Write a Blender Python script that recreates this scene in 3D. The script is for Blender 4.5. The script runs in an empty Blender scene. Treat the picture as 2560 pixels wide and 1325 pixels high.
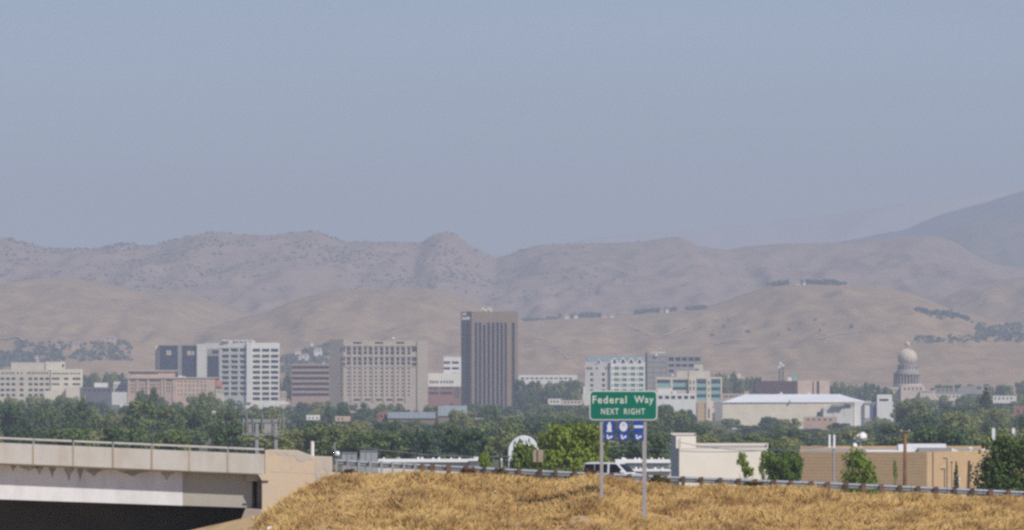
import bpy, math, random
import numpy as np
from mathutils import Vector

random.seed(7)
RNG = np.random.default_rng(11)
scene = bpy.context.scene
COL = scene.collection

# ------------------------------------------------------------------ camera, light, exposure
F = 14800.0            # focal length in pixels of the 2560 px wide photograph
EYE = 35.0             # eye height above the valley floor
HROW = 930.0           # row of the true horizon
cam_data = bpy.data.cameras.new('camera')
cam_data.sensor_width = 36.0
cam_data.lens = 36.0 * F / 2560.0
cam_data.clip_start = 1.0
cam_data.clip_end = 60000.0
cam = bpy.data.objects.new('camera', cam_data)
COL.objects.link(cam)
cam.location = (0, 0, EYE)
cam.rotation_euler = (math.pi / 2 + math.atan((HROW - 662.5) / F), 0, 0)
scene.camera = cam

SUN_EL, SUN_AZ = 44.0, 137.0       # azimuth clockwise from the view direction
sd = Vector((math.sin(math.radians(SUN_AZ)) * math.cos(math.radians(SUN_EL)),
             math.cos(math.radians(SUN_AZ)) * math.cos(math.radians(SUN_EL)),
             math.sin(math.radians(SUN_EL))))
world = bpy.data.worlds.new('World')
scene.world = world
world.use_nodes = True
wn = world.node_tree.nodes
wl = world.node_tree.links
wn.clear()
w_out = wn.new('ShaderNodeOutputWorld')
w_bg = wn.new('ShaderNodeBackground')
w_sky = wn.new('ShaderNodeTexSky')
w_sky.sky_type = 'NISHITA'
w_sky.sun_disc = False
w_sky.sun_elevation = math.radians(SUN_EL)
w_sky.sun_rotation = math.radians(SUN_AZ)
w_sky.altitude = 800
w_sky.air_density = 1.0
w_sky.dust_density = 0.6
w_sky.ozone_density = 3.0
w_bg.inputs['Strength'].default_value = 0.10
w_tint = wn.new('ShaderNodeMix')
w_tint.data_type = 'RGBA'
w_tint.blend_type = 'MULTIPLY'
w_tint.inputs['Factor'].default_value = 1.0
w_tint.inputs['B'].default_value = (0.80, 0.79, 0.93, 1)
w_tc = wn.new('ShaderNodeTexCoord')           # faint high wisps all over the sky
w_mp = wn.new('ShaderNodeMapping')
w_mp.inputs['Scale'].default_value = (9, 9, 75)
w_nz = wn.new('ShaderNodeTexNoise')
w_nz.inputs['Scale'].default_value = 1.0
w_nz.inputs['Detail'].default_value = 5
w_mr = wn.new('ShaderNodeMapRange')
w_mr.inputs['From Min'].default_value = 0.35
w_mr.inputs['From Max'].default_value = 0.75
w_mr.inputs['To Min'].default_value = 0.98
w_mr.inputs['To Max'].default_value = 1.055
w_mul = wn.new('ShaderNodeVectorMath')
w_mul.operation = 'SCALE'
wl.new(w_tc.outputs['Generated'], w_mp.inputs['Vector'])
wl.new(w_mp.outputs['Vector'], w_nz.inputs['Vector'])
wl.new(w_nz.outputs['Fac'], w_mr.inputs['Value'])
wl.new(w_sky.outputs['Color'], w_mul.inputs[0])
wl.new(w_mr.outputs['Result'], w_mul.inputs['Scale'])
wl.new(w_mul.outputs['Vector'], w_tint.inputs['A'])
wl.new(w_tint.outputs['Result'], w_bg.inputs['Color'])
wl.new(w_bg.outputs['Background'], w_out.inputs['Surface'])

sun_data = bpy.data.lights.new('sun', 'SUN')
sun_data.energy = 4.6
sun_data.angle = math.radians(0.53)
sun_data.color = (1.0, 0.93, 0.83)
sun = bpy.data.objects.new('sun', sun_data)
COL.objects.link(sun)
sun.rotation_euler = (-sd).to_track_quat('-Z', 'Y').to_euler()

scene.view_settings.view_transform = 'Standard'
scene.view_settings.look = 'None'
scene.view_settings.exposure = 0.0
scene.view_settings.gamma = 1.0
scene.view_settings.use_curve_mapping = False
scene.render.engine = 'CYCLES'
scene.cycles.max_bounces = 5
scene.cycles.diffuse_bounces = 3
scene.cycles.glossy_bounces = 2
scene.cycles.transmission_bounces = 2
scene.cycles.volume_bounces = 0
scene.cycles.transparent_max_bounces = 8
scene.cycles.use_denoising = False
scene.cycles.pixel_filter_type = 'BLACKMAN_HARRIS'
scene.cycles.filter_width = 2.7

# ------------------------------------------------------------------ helpers
def W(px, row, Y):
    return ((px - 1280.0) * Y / F, Y, EYE - (row - HROW) * Y / F)

def XW(px, Y):
    return (px - 1280.0) * Y / F

def ZW(row, Y):
    return EYE - (row - HROW) * Y / F

MATS = {}
def mat(name, col, rough=0.85, noise=0.0, scale=1.0, spec=0.3, metal=0.0, col2=None, detail=4.0, stretch=None, rnd=0.0):
    if name in MATS:
        return MATS[name]
    m = bpy.data.materials.new(name)
    m.use_nodes = True
    nt = m.node_tree
    b = nt.nodes['Principled BSDF']
    b.inputs['Roughness'].default_value = rough
    b.inputs['Metallic'].default_value = metal
    b.inputs['Specular IOR Level'].default_value = spec
    b.inputs['Base Color'].default_value = (*col, 1)
    if noise > 0 or col2 is not None:
        geo = nt.nodes.new('ShaderNodeNewGeometry')
        mp = nt.nodes.new('ShaderNodeMapping')
        if stretch:
            mp.inputs['Scale'].default_value = stretch
        nz = nt.nodes.new('ShaderNodeTexNoise')
        nz.inputs['Scale'].default_value = scale
        nz.inputs['Detail'].default_value = detail
        nt.links.new(geo.outputs['Position'], mp.inputs['Vector'])
        nt.links.new(mp.outputs['Vector'], nz.inputs['Vector'])
        r = nt.nodes.new('ShaderNodeValToRGB')
        r.color_ramp.elements[0].position = 0.32
        r.color_ramp.elements[1].position = 0.68
        if col2 is None:
            c0 = tuple(max(0.0, c * (1 - noise)) for c in col)
            c1 = tuple(min(1.0, c * (1 + noise)) for c in col)
        else:
            c0, c1 = col, col2
        r.color_ramp.elements[0].color = (*c0, 1)
        r.color_ramp.elements[1].color = (*c1, 1)
        nt.links.new(nz.outputs['Fac'], r.inputs['Fac'])
        out = r.outputs['Color']
        if rnd > 0:
            oi = nt.nodes.new('ShaderNodeObjectInfo')
            mr = nt.nodes.new('ShaderNodeMapRange')
            mr.inputs['To Min'].default_value = 1 - rnd
            mr.inputs['To Max'].default_value = 1 + rnd
            nt.links.new(oi.outputs['Random'], mr.inputs['Value'])
            mx = nt.nodes.new('ShaderNodeVectorMath')
            mx.operation = 'SCALE'
            nt.links.new(out, mx.inputs[0])
            nt.links.new(mr.outputs['Result'], mx.inputs['Scale'])
            out = mx.outputs['Vector']
        nt.links.new(out, b.inputs['Base Color'])
    MATS[name] = m
    return m

class MB:
    """collects shapes in world coordinates and links them as one mesh"""
    def __init__(self):
        self.v = []
        self.f = []
    def quad(self, a, b, c, d):
        n = len(self.v)
        self.v += [tuple(a), tuple(b), tuple(c), tuple(d)]
        self.f.append((n, n + 1, n + 2, n + 3))
    def poly(self, pts):
        n = len(self.v)
        self.v += [tuple(p) for p in pts]
        self.f.append(tuple(range(n, n + len(pts))))
    def box(self, x0, x1, y0, y1, z0, z1):
        n = len(self.v)
        self.v += [(x0, y0, z0), (x1, y0, z0), (x1, y1, z0), (x0, y1, z0), (x0, y0, z1), (x1, y0, z1), (x1, y1, z1), (x0, y1, z1)]
        for q in ((0, 3, 2, 1), (4, 5, 6, 7), (0, 1, 5, 4), (1, 2, 6, 5), (2, 3, 7, 6), (3, 0, 4, 7)):
            self.f.append(tuple(n + i for i in q))
    def hexa(self, bot, top):
        """8 corners: four below, four above, both counter-clockwise from above"""
        n = len(self.v)
        self.v += [tuple(p) for p in bot] + [tuple(p) for p in top]
        for q in ((0, 3, 2, 1), (4, 5, 6, 7), (0, 1, 5, 4), (1, 2, 6, 5), (2, 3, 7, 6), (3, 0, 4, 7)):
            self.f.append(tuple(n + i for i in q))
    def prism(self, pts, z0, z1):
        """pts: counter-clockwise outline (x, y)"""
        n = len(self.v)
        k = len(pts)
        self.v += [(x, y, z0) for x, y in pts] + [(x, y, z1) for x, y in pts]
        self.f.append(tuple(n + i for i in reversed(range(k))))
        self.f.append(tuple(n + k + i for i in range(k)))
        for i in range(k):
            j = (i + 1) % k
            self.f.append((n + i, n + j, n + k + j, n + k + i))
    def slab_xz(self, pts, y0, y1):
        """outline in x,z (counter-clockwise seen from the camera), thickness y0..y1"""
        n = len(self.v)
        k = len(pts)
        self.v += [(x, y0, z) for x, z in pts] + [(x, y1, z) for x, z in pts]
        self.f.append(tuple(n + i for i in range(k)))
        self.f.append(tuple(n + k + i for i in reversed(range(k))))
        for i in range(k):
            j = (i + 1) % k
            self.f.append((n + j, n + i, n + k + i, n + k + j))
    def tube(self, path, rads, seg=8, cap=True):
        path = [Vector(p) for p in path]
        if not hasattr(rads, '__len__'):
            rads = [rads] * len(path)
        base = len(self.v)
        for i, p in enumerate(path):
            if i == 0:
                t = path[1] - path[0]
            elif i == len(path) - 1:
                t = path[-1] - path[-2]
            else:
                t = path[i + 1] - path[i - 1]
            t.normalize()
            a = Vector((0, 0, 1)) if abs(t.z) < 0.9 else Vector((1, 0, 0))
            u = t.cross(a).normalized()
            w = t.cross(u)
            for k in range(seg):
                an = 2 * math.pi * k / seg
                self.v.append(tuple(p + (u * math.cos(an) + w * math.sin(an)) * rads[i]))
        for i in range(len(path) - 1):
            for k in range(seg):
                k2 = (k + 1) % seg
                self.f.append((base + i * seg + k, base + (i + 1) * seg + k, base + (i + 1) * seg + k2, base + i * seg + k2))
        if cap:
            self.f.append(tuple(base + k for k in range(seg)))
            e = base + (len(path) - 1) * seg
            self.f.append(tuple(e + k for k in reversed(range(seg))))
    def lathe(self, prof, cx, cy, seg=24):
        base = len(self.v)
        for r, z in prof:
            for k in range(seg):
                an = 2 * math.pi * k / seg
                self.v.append((cx + r * math.cos(an), cy + r * math.sin(an), z))
        for i in range(len(prof) - 1):
            for k in range(seg):
                k2 = (k + 1) % seg
                self.f.append((base + i * seg + k, base + i * seg + k2, base + (i + 1) * seg + k2, base + (i + 1) * seg + k))
        self.f.append(tuple(base + k for k in reversed(range(seg))))
        e = base + (len(prof) - 1) * seg
        self.f.append(tuple(e + k for k in range(seg)))
    def build(self, name, material, parent=None, smooth=False, bevel=0.0):
        o0 = wloc(parent) if parent else Vector((0, 0, 0))
        me = bpy.data.meshes.new(name)
        me.from_pydata([(x - o0.x, y - o0.y, z - o0.z) for x, y, z in self.v], [], self.f)
        me.materials.append(material)
        if smooth:
            me.polygons.foreach_set('use_smooth', [True] * len(me.polygons))
        me.update()
        o = bpy.data.objects.new(name, me)
        COL.objects.link(o)
        if parent:
            o.parent = parent
        if bevel > 0:
            md = o.modifiers.new('bevel', 'BEVEL')
            md.width = bevel
            md.segments = 2
            md.limit_method = 'ANGLE'
        return o

def wloc(o):
    v = Vector(o.location)
    while o.parent:
        o = o.parent
        v += Vector(o.location)
    return v

def tag(o, label=None, cat=None, group=None, kind=None):
    if label: o['label'] = label
    if cat: o['category'] = cat
    if group: o['group'] = group
    if kind: o['kind'] = kind
    return o

def thing(name, label, cat, loc, group=None):
    o = bpy.data.objects.new(name, None)
    o.empty_display_size = 0.5
    COL.objects.link(o)
    o.location = loc
    return tag(o, label, cat, group)

def place(mesh_obj_data, name, parent, loc, rz=0.0, scale=None):
    """another object that shares mesh data; loc in world coordinates"""
    o = bpy.data.objects.new(name, mesh_obj_data)
    COL.objects.link(o)
    o.parent = parent
    o.location = Vector(loc) - wloc(parent)
    o.rotation_euler = (0, 0, rz)
    if scale: o.scale = scale
    return o

# value noise -----------------------------------------------------------
_tab = RNG.random((256, 256))
def vnoise(x, y):
    xi = np.floor(x).astype(int); yi = np.floor(y).astype(int)
    fx = x - xi; fy = y - yi
    fx = fx * fx * (3 - 2 * fx); fy = fy * fy * (3 - 2 * fy)
    a = _tab[xi & 255, yi & 255]; b = _tab[(xi + 1) & 255, yi & 255]
    c = _tab[xi & 255, (yi + 1) & 255]; d = _tab[(xi + 1) & 255, (yi + 1) & 255]
    return (a * (1 - fx) + b * fx) * (1 - fy) + (c * (1 - fx) + d * fx) * fy
def fbm(x, y, oct=4):
    s = 0; a = 0.5
    for i in range(oct):
        s = s + a * (vnoise(x + 17.3 * i, y + 9.1 * i) - 0.5) * 2
        x = x * 2.03; y = y * 2.03; a *= 0.5
    return s

def heightfield(name, xs, ys, zfun, material, kind='structure', smooth=True):
    X, Y = np.meshgrid(xs, ys)
    Z = zfun(X, Y)
    nx, ny = len(xs), len(ys)
    co = np.stack([X, Y, Z], -1).reshape(-1, 3)
    idx = np.arange(nx * ny).reshape(ny, nx)
    q = np.stack([idx[:-1, :-1], idx[:-1, 1:], idx[1:, 1:], idx[1:, :-1]], -1).reshape(-1, 4)
    return raw_mesh(name, co, q, material, kind, smooth)

def raw_mesh(name, co, q, material, kind=None, smooth=False, link=True):
    me = bpy.data.meshes.new(name)
    k = q.shape[1]
    me.vertices.add(len(co))
    me.vertices.foreach_set('co', np.ascontiguousarray(co, dtype=np.float32).ravel())
    me.loops.add(q.size)
    me.loops.foreach_set('vertex_index', np.ascontiguousarray(q, dtype=np.int32).ravel())
    me.polygons.add(len(q))
    me.polygons.foreach_set('loop_start', np.arange(0, q.size, k, dtype=np.int32))
    me.polygons.foreach_set('loop_total', np.full(len(q), k, dtype=np.int32))
    if smooth:
        me.polygons.foreach_set('use_smooth', np.ones(len(q), dtype=bool))
    me.update(calc_edges=True)
    me.validate()
    if material: me.materials.append(material)
    if not link: return me
    o = bpy.data.objects.new(name, me)
    COL.objects.link(o)
    if kind: o['kind'] = kind
    return o

def poly_interp(pts):
    a = np.array(pts, float)
    return lambda x: np.interp(x, a[:, 0], a[:, 1])

# ------------------------------------------------------------------ terrain
GP = poly_interp([(-150, 19), (330, 19), (400, 22), (600, 21), (800, 17.5), (1000, 15), (1400, 10.5), (2000, 6), (3000, 1), (4000, 0), (20000, 0)])
def g(Y): return float(GP(Y))

def land_mat():
    m = bpy.data.materials.new('valley floor')
    m.use_nodes = True
    nt = m.node_tree; b = nt.nodes['Principled BSDF']
    b.inputs['Roughness'].default_value = 0.95
    b.inputs['Specular IOR Level'].default_value = 0.1
    geo = nt.nodes.new('ShaderNodeNewGeometry')
    n1 = nt.nodes.new('ShaderNodeTexNoise'); n1.inputs['Scale'].default_value = 0.02; n1.inputs['Detail'].default_value = 6
    nt.links.new(geo.outputs['Position'], n1.inputs['Vector'])
    r = nt.nodes.new('ShaderNodeValToRGB')
    e = r.color_ramp.elements
    e[0].position = 0.35; e[0].color = (0.05, 0.075, 0.03, 1)
    e[1].position = 0.7; e[1].color = (0.2, 0.17, 0.1, 1)
    nt.links.new(n1.outputs['Fac'], r.inputs['Fac'])
    nt.links.new(r.outputs['Color'], b.inputs['Base Color'])
    return m
heightfield('ground', np.linspace(-3800, 3800, 120), np.concatenate([np.linspace(-140, 1000, 60), np.linspace(1050, 18600, 130)]),
            lambda X, Y: GP(Y) + 0 * X, land_mat())

def hill_mat(name, a, b_, dark, dark_amt, scale):
    m = bpy.data.materials.new(name)
    m.use_nodes = True
    nt = m.node_tree; b = nt.nodes['Principled BSDF']
    b.inputs['Roughness'].default_value = 1.0
    b.inputs['Specular IOR Level'].default_value = 0.0
    geo = nt.nodes.new('ShaderNodeNewGeometry')
    n1 = nt.nodes.new('ShaderNodeTexNoise'); n1.inputs['Scale'].default_value = scale; n1.inputs['Detail'].default_value = 10; n1.inputs['Roughness'].default_value = 0.72
    n2 = nt.nodes.new('ShaderNodeTexNoise'); n2.inputs['Scale'].default_value = scale * 7; n2.inputs['Detail'].default_value = 6; n2.inputs['Roughness'].default_value = 0.7
    for n in (n1, n2): nt.links.new(geo.outputs['Position'], n.inputs['Vector'])
    r = nt.nodes.new('ShaderNodeValToRGB')
    r.color_ramp.elements[0].position = 0.36; r.color_ramp.elements[0].color = (*a, 1)
    r.color_ramp.elements[1].position = 0.64; r.color_ramp.elements[1].color = (*b_, 1)
    nt.links.new(n1.outputs['Fac'], r.inputs['Fac'])
    r2 = nt.nodes.new('ShaderNodeValToRGB')
    r2.color_ramp.elements[0].position = 0.52; r2.color_ramp.elements[0].color = (0, 0, 0, 1)
    r2.color_ramp.elements[1].position = 0.66; r2.color_ramp.elements[1].color = (dark_amt, dark_amt, dark_amt, 1)
    nt.links.new(n2.outputs['Fac'], r2.inputs['Fac'])
    mx = nt.nodes.new('ShaderNodeMix'); mx.data_type = 'RGBA'
    nt.links.new(r2.outputs['Color'], mx.inputs['Factor'])
    nt.links.new(r.outputs['Color'], mx.inputs['A'])
    mx.inputs['B'].default_value = (*dark, 1)
    nt.links.new(mx.outputs['Result'], b.inputs['Base Color'])
    return m
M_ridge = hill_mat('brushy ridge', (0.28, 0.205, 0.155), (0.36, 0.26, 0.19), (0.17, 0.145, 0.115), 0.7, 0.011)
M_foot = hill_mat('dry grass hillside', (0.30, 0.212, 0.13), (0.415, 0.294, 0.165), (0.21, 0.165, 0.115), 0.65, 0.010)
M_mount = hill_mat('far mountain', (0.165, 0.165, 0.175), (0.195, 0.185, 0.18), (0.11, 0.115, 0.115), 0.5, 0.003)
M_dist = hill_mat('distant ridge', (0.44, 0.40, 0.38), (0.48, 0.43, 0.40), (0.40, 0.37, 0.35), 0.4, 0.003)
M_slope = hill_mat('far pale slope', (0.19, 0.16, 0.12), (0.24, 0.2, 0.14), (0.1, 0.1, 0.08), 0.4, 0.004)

def layer(crest, Yc, L, back, X, Y, power=1.25, gull=16.0, gs=1.0):
    """height of one ridge: its crest line at depth Yc, a front slope of length L, a back slope"""
    c = poly_interp(crest)
    px = 1280 + X * F / Yc
    yc = Yc + 130 * fbm(X / 420.0 + 3.1, X * 0 + Yc * 0.01, 3)
    zc = EYE - (c(px) - HROW) * Yc / F
    t = np.clip((yc - Y) / L, 0, 1)
    tb = np.clip((Y - yc) / back, 0, 1)
    s = np.where(Y < yc, 1 - t ** power, 1 - tb ** 1.5)
    env = np.clip(t * 6, 0, 1) * np.clip((1 - t) * 3, 0, 1)
    rid = 1 - np.abs(fbm(X / (150.0 * gs) + Yc, Y / (600.0 * gs) + 0.6 * fbm(X / 300.0, Y / 300.0, 2), 4)) * 2.2
    rid2 = 1 - np.abs(fbm(X / (52.0 * gs) + 5 + Yc, Y / (210.0 * gs) + 0.8 * fbm(X / 120.0, Y / 160.0, 2), 3)) * 2.2
    return zc * s + env * gull * ((rid - 0.62) * 0.62 + (rid2 - 0.6) * 0.30) + np.clip(t * 8, 0.1, 1) * 1.3 * fbm(X / 30.0, Y / 60.0, 3)

C_main = [(-400, 600), (-150, 585), (0, 590), (34, 595), (118, 616), (168, 619), (242, 619), (302, 604), (336, 605), (356, 611), (386, 609), (470, 587), (521, 577), (554, 575),
          (588, 582), (621, 582), (689, 584), (722, 577), (773, 573), (806, 577), (833, 590), (868, 600), (969, 599), (1053, 600), (1080, 582), (1113, 574), (1140, 580), (1170, 604),
          (1204, 624), (1237, 641), (1271, 632), (1321, 614), (1355, 607), (1439, 604), (1560, 601), (1603, 599), (1666, 589), (1699, 586), (1724, 597), (1744, 610), (1823, 620),
          (1873, 610), (1955, 604), (2121, 602), (2245, 589), (2328, 587), (2370, 597), (2411, 626), (2473, 655), (2560, 668), (2800, 690), (3000, 680)]
C_left = [(-400, 720), (0, 705), (50, 695), (134, 691), (185, 691), (235, 701), (285, 711), (336, 721), (370, 730), (437, 728), (487, 735), (571, 768), (638, 800), (760, 860), (1000, 930), (1200, 960), (3000, 960)]
C_mid = [(-400, 960), (300, 930), (450, 860), (560, 805), (672, 772), (739, 745), (806, 727), (851, 718), (935, 718), (1002, 723), (1070, 718), (1120, 735), (1187, 755), (1237, 772), (1288, 789), (1360, 820), (1500, 880), (1700, 940), (3000, 960)]
C_right = [(-400, 960), (1000, 930), (1150, 860), (1230, 815), (1305, 799), (1405, 791), (1540, 787), (1624, 776), (1757, 769), (1873, 726), (1935, 709), (2038, 705), (2183, 709), (2266, 726), (2312, 742), (2361, 767), (2452, 792), (2486, 825), (2560, 860), (3000, 930)]
C_far_right = [(-400, 960), (1900, 900), (2200, 800), (2349, 746), (2411, 717), (2560, 688), (2700, 670), (3000, 700)]
C_spur = [(-400, 960), (1850, 950), (2050, 905), (2180, 872), (2287, 859), (2420, 858), (2560, 857), (2800, 850), (3000, 860)]
C_bench = [(-400, 850), (0, 862), (60, 866), (150, 862), (250, 858), (330, 864), (420, 900), (540, 945), (650, 960), (3000, 960)]
C_knoll = [(-400, 960), (560, 955), (640, 915), (700, 888), (760, 868), (830, 852), (900, 846), (980, 856), (1070, 890), (1180, 940), (1300, 960), (3000, 960)]
C_mount = [(-400, 700), (1700, 680), (1900, 640), (2142, 597), (2266, 572), (2349, 537), (2452, 508), (2515, 490), (2560, 477), (2700, 440), (3000, 420)]
C_pale = [(-400, 760), (1900, 700), (2180, 612), (2266, 594), (2349, 581), (2432, 551), (2560, 541), (2800, 520), (3000, 520)]

def z_ridge(X, Y):
    return layer(C_main, 11500, 3300, 1900, X, Y, 1.15, 38.0, 1.65) - 3
def z_foot(X, Y):
    z = -6 + 0 * X
    for c, yc, L, b, gl in ((C_far_right, 9700, 2150, 1150, 23), (C_left, 8800, 2150, 1150, 21), (C_mid, 8550, 2050, 1150, 21), (C_right, 8400, 2050, 1150, 21),
                            (C_spur, 7250, 900, 640, 6), (C_bench, 7300, 900, 640, 6), (C_knoll, 7100, 780, 520, 5)):
        z = np.maximum(z, layer(c, yc, L, b, X, Y, 1.2, gl, 1.15) - 2)
    return z
heightfield('hills', np.linspace(-1300, 1300, 460), np.linspace(7900, 13300, 320), z_ridge, M_ridge)
heightfield('foothills', np.linspace(-1150, 1150, 460), np.linspace(5900, 10900, 420), z_foot, M_foot)
heightfield('mountain', np.linspace(-700, 2000, 200), np.linspace(13200, 17000, 90), lambda X, Y: layer(C_mount, 15500, 2400, 1500, X, Y, 1.1, 30, 2.0), M_mount)
C_dist = [(-400, 680), (1100, 650), (1300, 628), (1500, 592), (1700, 577), (1900, 558), (2100, 532), (2300, 504), (2560, 466), (3000, 430)]
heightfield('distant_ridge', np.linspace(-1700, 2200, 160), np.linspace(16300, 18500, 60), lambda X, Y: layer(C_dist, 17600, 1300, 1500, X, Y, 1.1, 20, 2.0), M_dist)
heightfield('far_slope', np.linspace(-360, 1800, 180), np.linspace(12100, 15000, 80), lambda X, Y: layer(C_pale, 13800, 1800, 1500, X, Y, 1.1, 20, 1.6), M_slope)

# embankment that carries the road ---------------------------------------
RAIL = poly_interp([(500, 1139), (840, 1155), (930, 1160), (1225, 1176), (1690, 1198), (2060, 1212), (2530, 1233.5), (2900, 1250), (4500, 1320)])
YR = 307.6
CREST_ROW = poly_interp([(200, 1400), (345, 1358), (476, 1327), (540, 1313), (600, 1299), (625, 1295), (650, 1290), (700, 1264), (760, 1228), (825, 1194), (880, 1187), (1000, 1188), (1250, 1197), (1500, 1207), (1700, 1220), (2000, 1232), (2300, 1247), (2560, 1258), (2900, 1275), (4500, 1345)])
def z_emb(X, Y):
    px = 1280 + X * F / 306.0
    zc = ZW(CREST_ROW(px), 306.0)
    zroad = ZW(RAIL(px) + 23, 309.0)
    floor = 23.5
    hump = 0.9 * np.exp(-((px - 1470) / 95.0) ** 2 - ((Y - 295) / 7.0) ** 2) + 0.35 * np.exp(-((px - 1010) / 160.0) ** 2 - ((Y - 299) / 5.0) ** 2)
    front = zc - np.clip(306 - Y, 0, None) * 0.135 + hump + np.clip(306 - Y, 0, 3) / 3 * (0.22 * fbm(X / 2.3, Y / 2.3, 3) + 0.3 * fbm(X / 9.0, Y / 9.0, 2))
    front = np.maximum(front, 24.0 + 0.6 * fbm(X / 20.0, Y / 20.0, 2))
    behind = zroad - np.clip(Y - 309, 0, 123) * 0.0219 - np.clip(Y - 432, 0, None) * 0.3
    Yt = np.where(px < 834, 309.0, 306.6)
    z = np.where(Y < Yt, front, behind)
    # underpass below the bridge
    k = np.clip((650 - px) / 4.0, 0, 1)
    k2 = np.clip((px + 1250) / 130.0, 0, 1)
    k = np.minimum(k, k2)
    under = np.clip(floor + np.clip(Y - 318, 0, None) * 1.0, None, 28.0)
    under = np.where(Y > 331, zroad - 1.6 - np.clip(Y - 335, 0, None) * 0.3, under)
    z = np.where(Y > Yt, z * (1 - k) + under * k, z)
    # rise towards the viewer
    near = np.clip((150 - Y) / 150.0, 0, 1)
    z = np.where(Y < 150, 24 * (1 - near) + 33.0 * near, z)
    return z
M_soil = mat('dry soil', (0.37, 0.265, 0.15), 0.95, col2=(0.52, 0.385, 0.21), scale=0.9, spec=0.1)
heightfield('embankment', np.concatenate([np.linspace(-120, -24, 40), np.linspace(-23.6, -14, 40), np.linspace(-13.8, -12.6, 13), np.linspace(-12.2, 34, 130), np.linspace(35, 120, 40)]),
            np.concatenate([np.linspace(-130, 255, 40), np.linspace(258, 305.8, 70), np.array([306.2, 306.5, 306.7, 307.2, 307.8, 308.3, 308.8, 308.99, 309.06, 309.4]), np.linspace(310, 345, 26), np.linspace(348, 470, 40)]), z_emb, M_soil)

# road on the embankment
M_road = mat('worn pale road', (0.30, 0.28, 0.25), 0.9, 0.15, 0.8, spec=0.2)
px_s = np.linspace(820, 4300, 40)
mb = MB()
for a, b in zip(px_s[:-1], px_s[1:]):
    xa, xb = XW(a, 306), XW(b, 306)
    za, zb = ZW(float(RAIL(a)) + 23, 309) + 0.03, ZW(float(RAIL(b)) + 23, 309) + 0.03
    mb.quad((xa, 309.0, za), (xb, 309.0, zb), (xb, 431.0, zb - 122 * .0219), (xa, 431.0, za - 122 * .0219))
tag(mb.build('road', M_road), kind='structure')
M_white = mat('road paint', (0.75, 0.74, 0.7), 0.7, 0.1, 3)
mb = MB()
for a, b in zip(px_s[:-1], px_s[1:]):
    xa, xb = XW(a, 306), XW(b, 306)
    za, zb = ZW(float(RAIL(a)) + 23, 309) + 0.036, ZW(float(RAIL(b)) + 23, 309) + 0.036
    mb.quad((xa, 310.0, za - .022), (xb, 310.0, zb - .022), (xb, 310.15, zb - .025), (xa, 310.15, za - .025))
    mb.quad((xa, 429.2, za - 120.2 * .0219), (xb, 429.2, zb - 120.2 * .0219), (xb, 429.4, zb - 120.4 * .0219), (xa, 429.4, za - 120.4 * .0219))
tag(mb.build('road_markings', M_white), kind='structure')

# ------------------------------------------------------------------ haze
hz = MB()
hz.box(-3950, 3950, -160, 18900, -12, 680)
M_haze = bpy.data.materials.new('haze')
M_haze.use_nodes = True
hn = M_haze.node_tree
hn.nodes.clear()
ho = hn.nodes.new('ShaderNodeOutputMaterial')
hv = hn.nodes.new('ShaderNodeVolumePrincipled')
hv.inputs['Color'].default_value = (0.745, 0.83, 0.995, 1)
hv.inputs['Density'].default_value = 1.08e-4
hv.inputs['Anisotropy'].default_value = 0.0
hn.links.new(hv.outputs['Volume'], ho.inputs['Volume'])
tag(hz.build('haze', M_haze), kind='stuff')

# ------------------------------------------------------------------ buildings
M_glass = mat('dark window glass', (0.025, 0.03, 0.05), 0.2, spec=0.5)
M_glass_b = mat('blue dark glass', (0.03, 0.04, 0.075), 0.15, spec=0.5)
M_glass_t = mat('teal glass', (0.10, 0.24, 0.22), 0.25, spec=0.5)
M_glass_t2 = mat('pale teal glass', (0.24, 0.44, 0.39), 0.25, spec=0.5)
M_glass_brown = mat('bronze glass', (0.035, 0.028, 0.035), 0.25, spec=0.5)
M_cream = mat('cream concrete', (0.60, 0.535, 0.43), 0.9, 0.08, 0.15)
M_cream2 = mat('warm cream concrete', (0.70, 0.625, 0.50), 0.9, 0.08, 0.15)
M_pink = mat('pink brick', (0.47, 0.335, 0.26), 0.9, 0.1, 0.2)
M_pink2 = mat('pink stone', (0.52, 0.395, 0.315), 0.9, 0.1, 0.2)
M_redroof = mat('red roof tiles', (0.40, 0.13, 0.08), 0.85, 0.12, 0.4)
M_pale = mat('pale stucco', (0.65, 0.62, 0.58), 0.9, 0.06, 0.15)
M_whitec = mat('white concrete', (0.73, 0.705, 0.65), 0.9, 0.05, 0.12)
M_white2 = mat('white panel', (0.72, 0.71, 0.68), 0.8, 0.05, 0.2)
M_gray = mat('gray concrete', (0.30, 0.28, 0.27), 0.9, 0.07, 0.15)
M_grayd = mat('dark gray concrete', (0.13, 0.125, 0.13), 0.9, 0.07, 0.15)
M_beige = mat('beige precast', (0.50, 0.415, 0.335), 0.9, 0.05, 0.12)
M_brown = mat('brown stone tower', (0.245, 0.18, 0.13), 0.9, 0.06, 0.12)
M_fin = mat('grey brown fin', (0.22, 0.18, 0.165), 0.8, 0.06, 0.2)
M_brownband = mat('brown brick band', (0.385, 0.27, 0.21), 0.9, 0.08, 0.2)
M_redbrick = mat('red brick', (0.275, 0.145, 0.12), 0.9, 0.1, 0.25)
M_stone_shade = mat('shade toned sandstone', (0.38, 0.34, 0.31), 0.9, 0.06, 0.3)  # darker than the dome: shade on drum, cornice and columns put into colour
M_roofg = mat('flat roof gravel', (0.33, 0.31, 0.28), 0.95, 0.12, 0.5)
M_slate = mat('green grey roof', (0.20, 0.25, 0.27), 0.8, 0.08, 0.3)
M_metalroof = mat('grey metal roof', (0.24, 0.275, 0.30), 0.6, 0.08, 0.3)
M_whiteroof = mat('white roof membrane', (0.78, 0.79, 0.82), 0.7, 0.04, 0.05)
M_tan = mat('tan block wall', (0.53, 0.365, 0.21), 0.9, 0.07, 0.7, stretch=(1, 1, 3))
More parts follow.
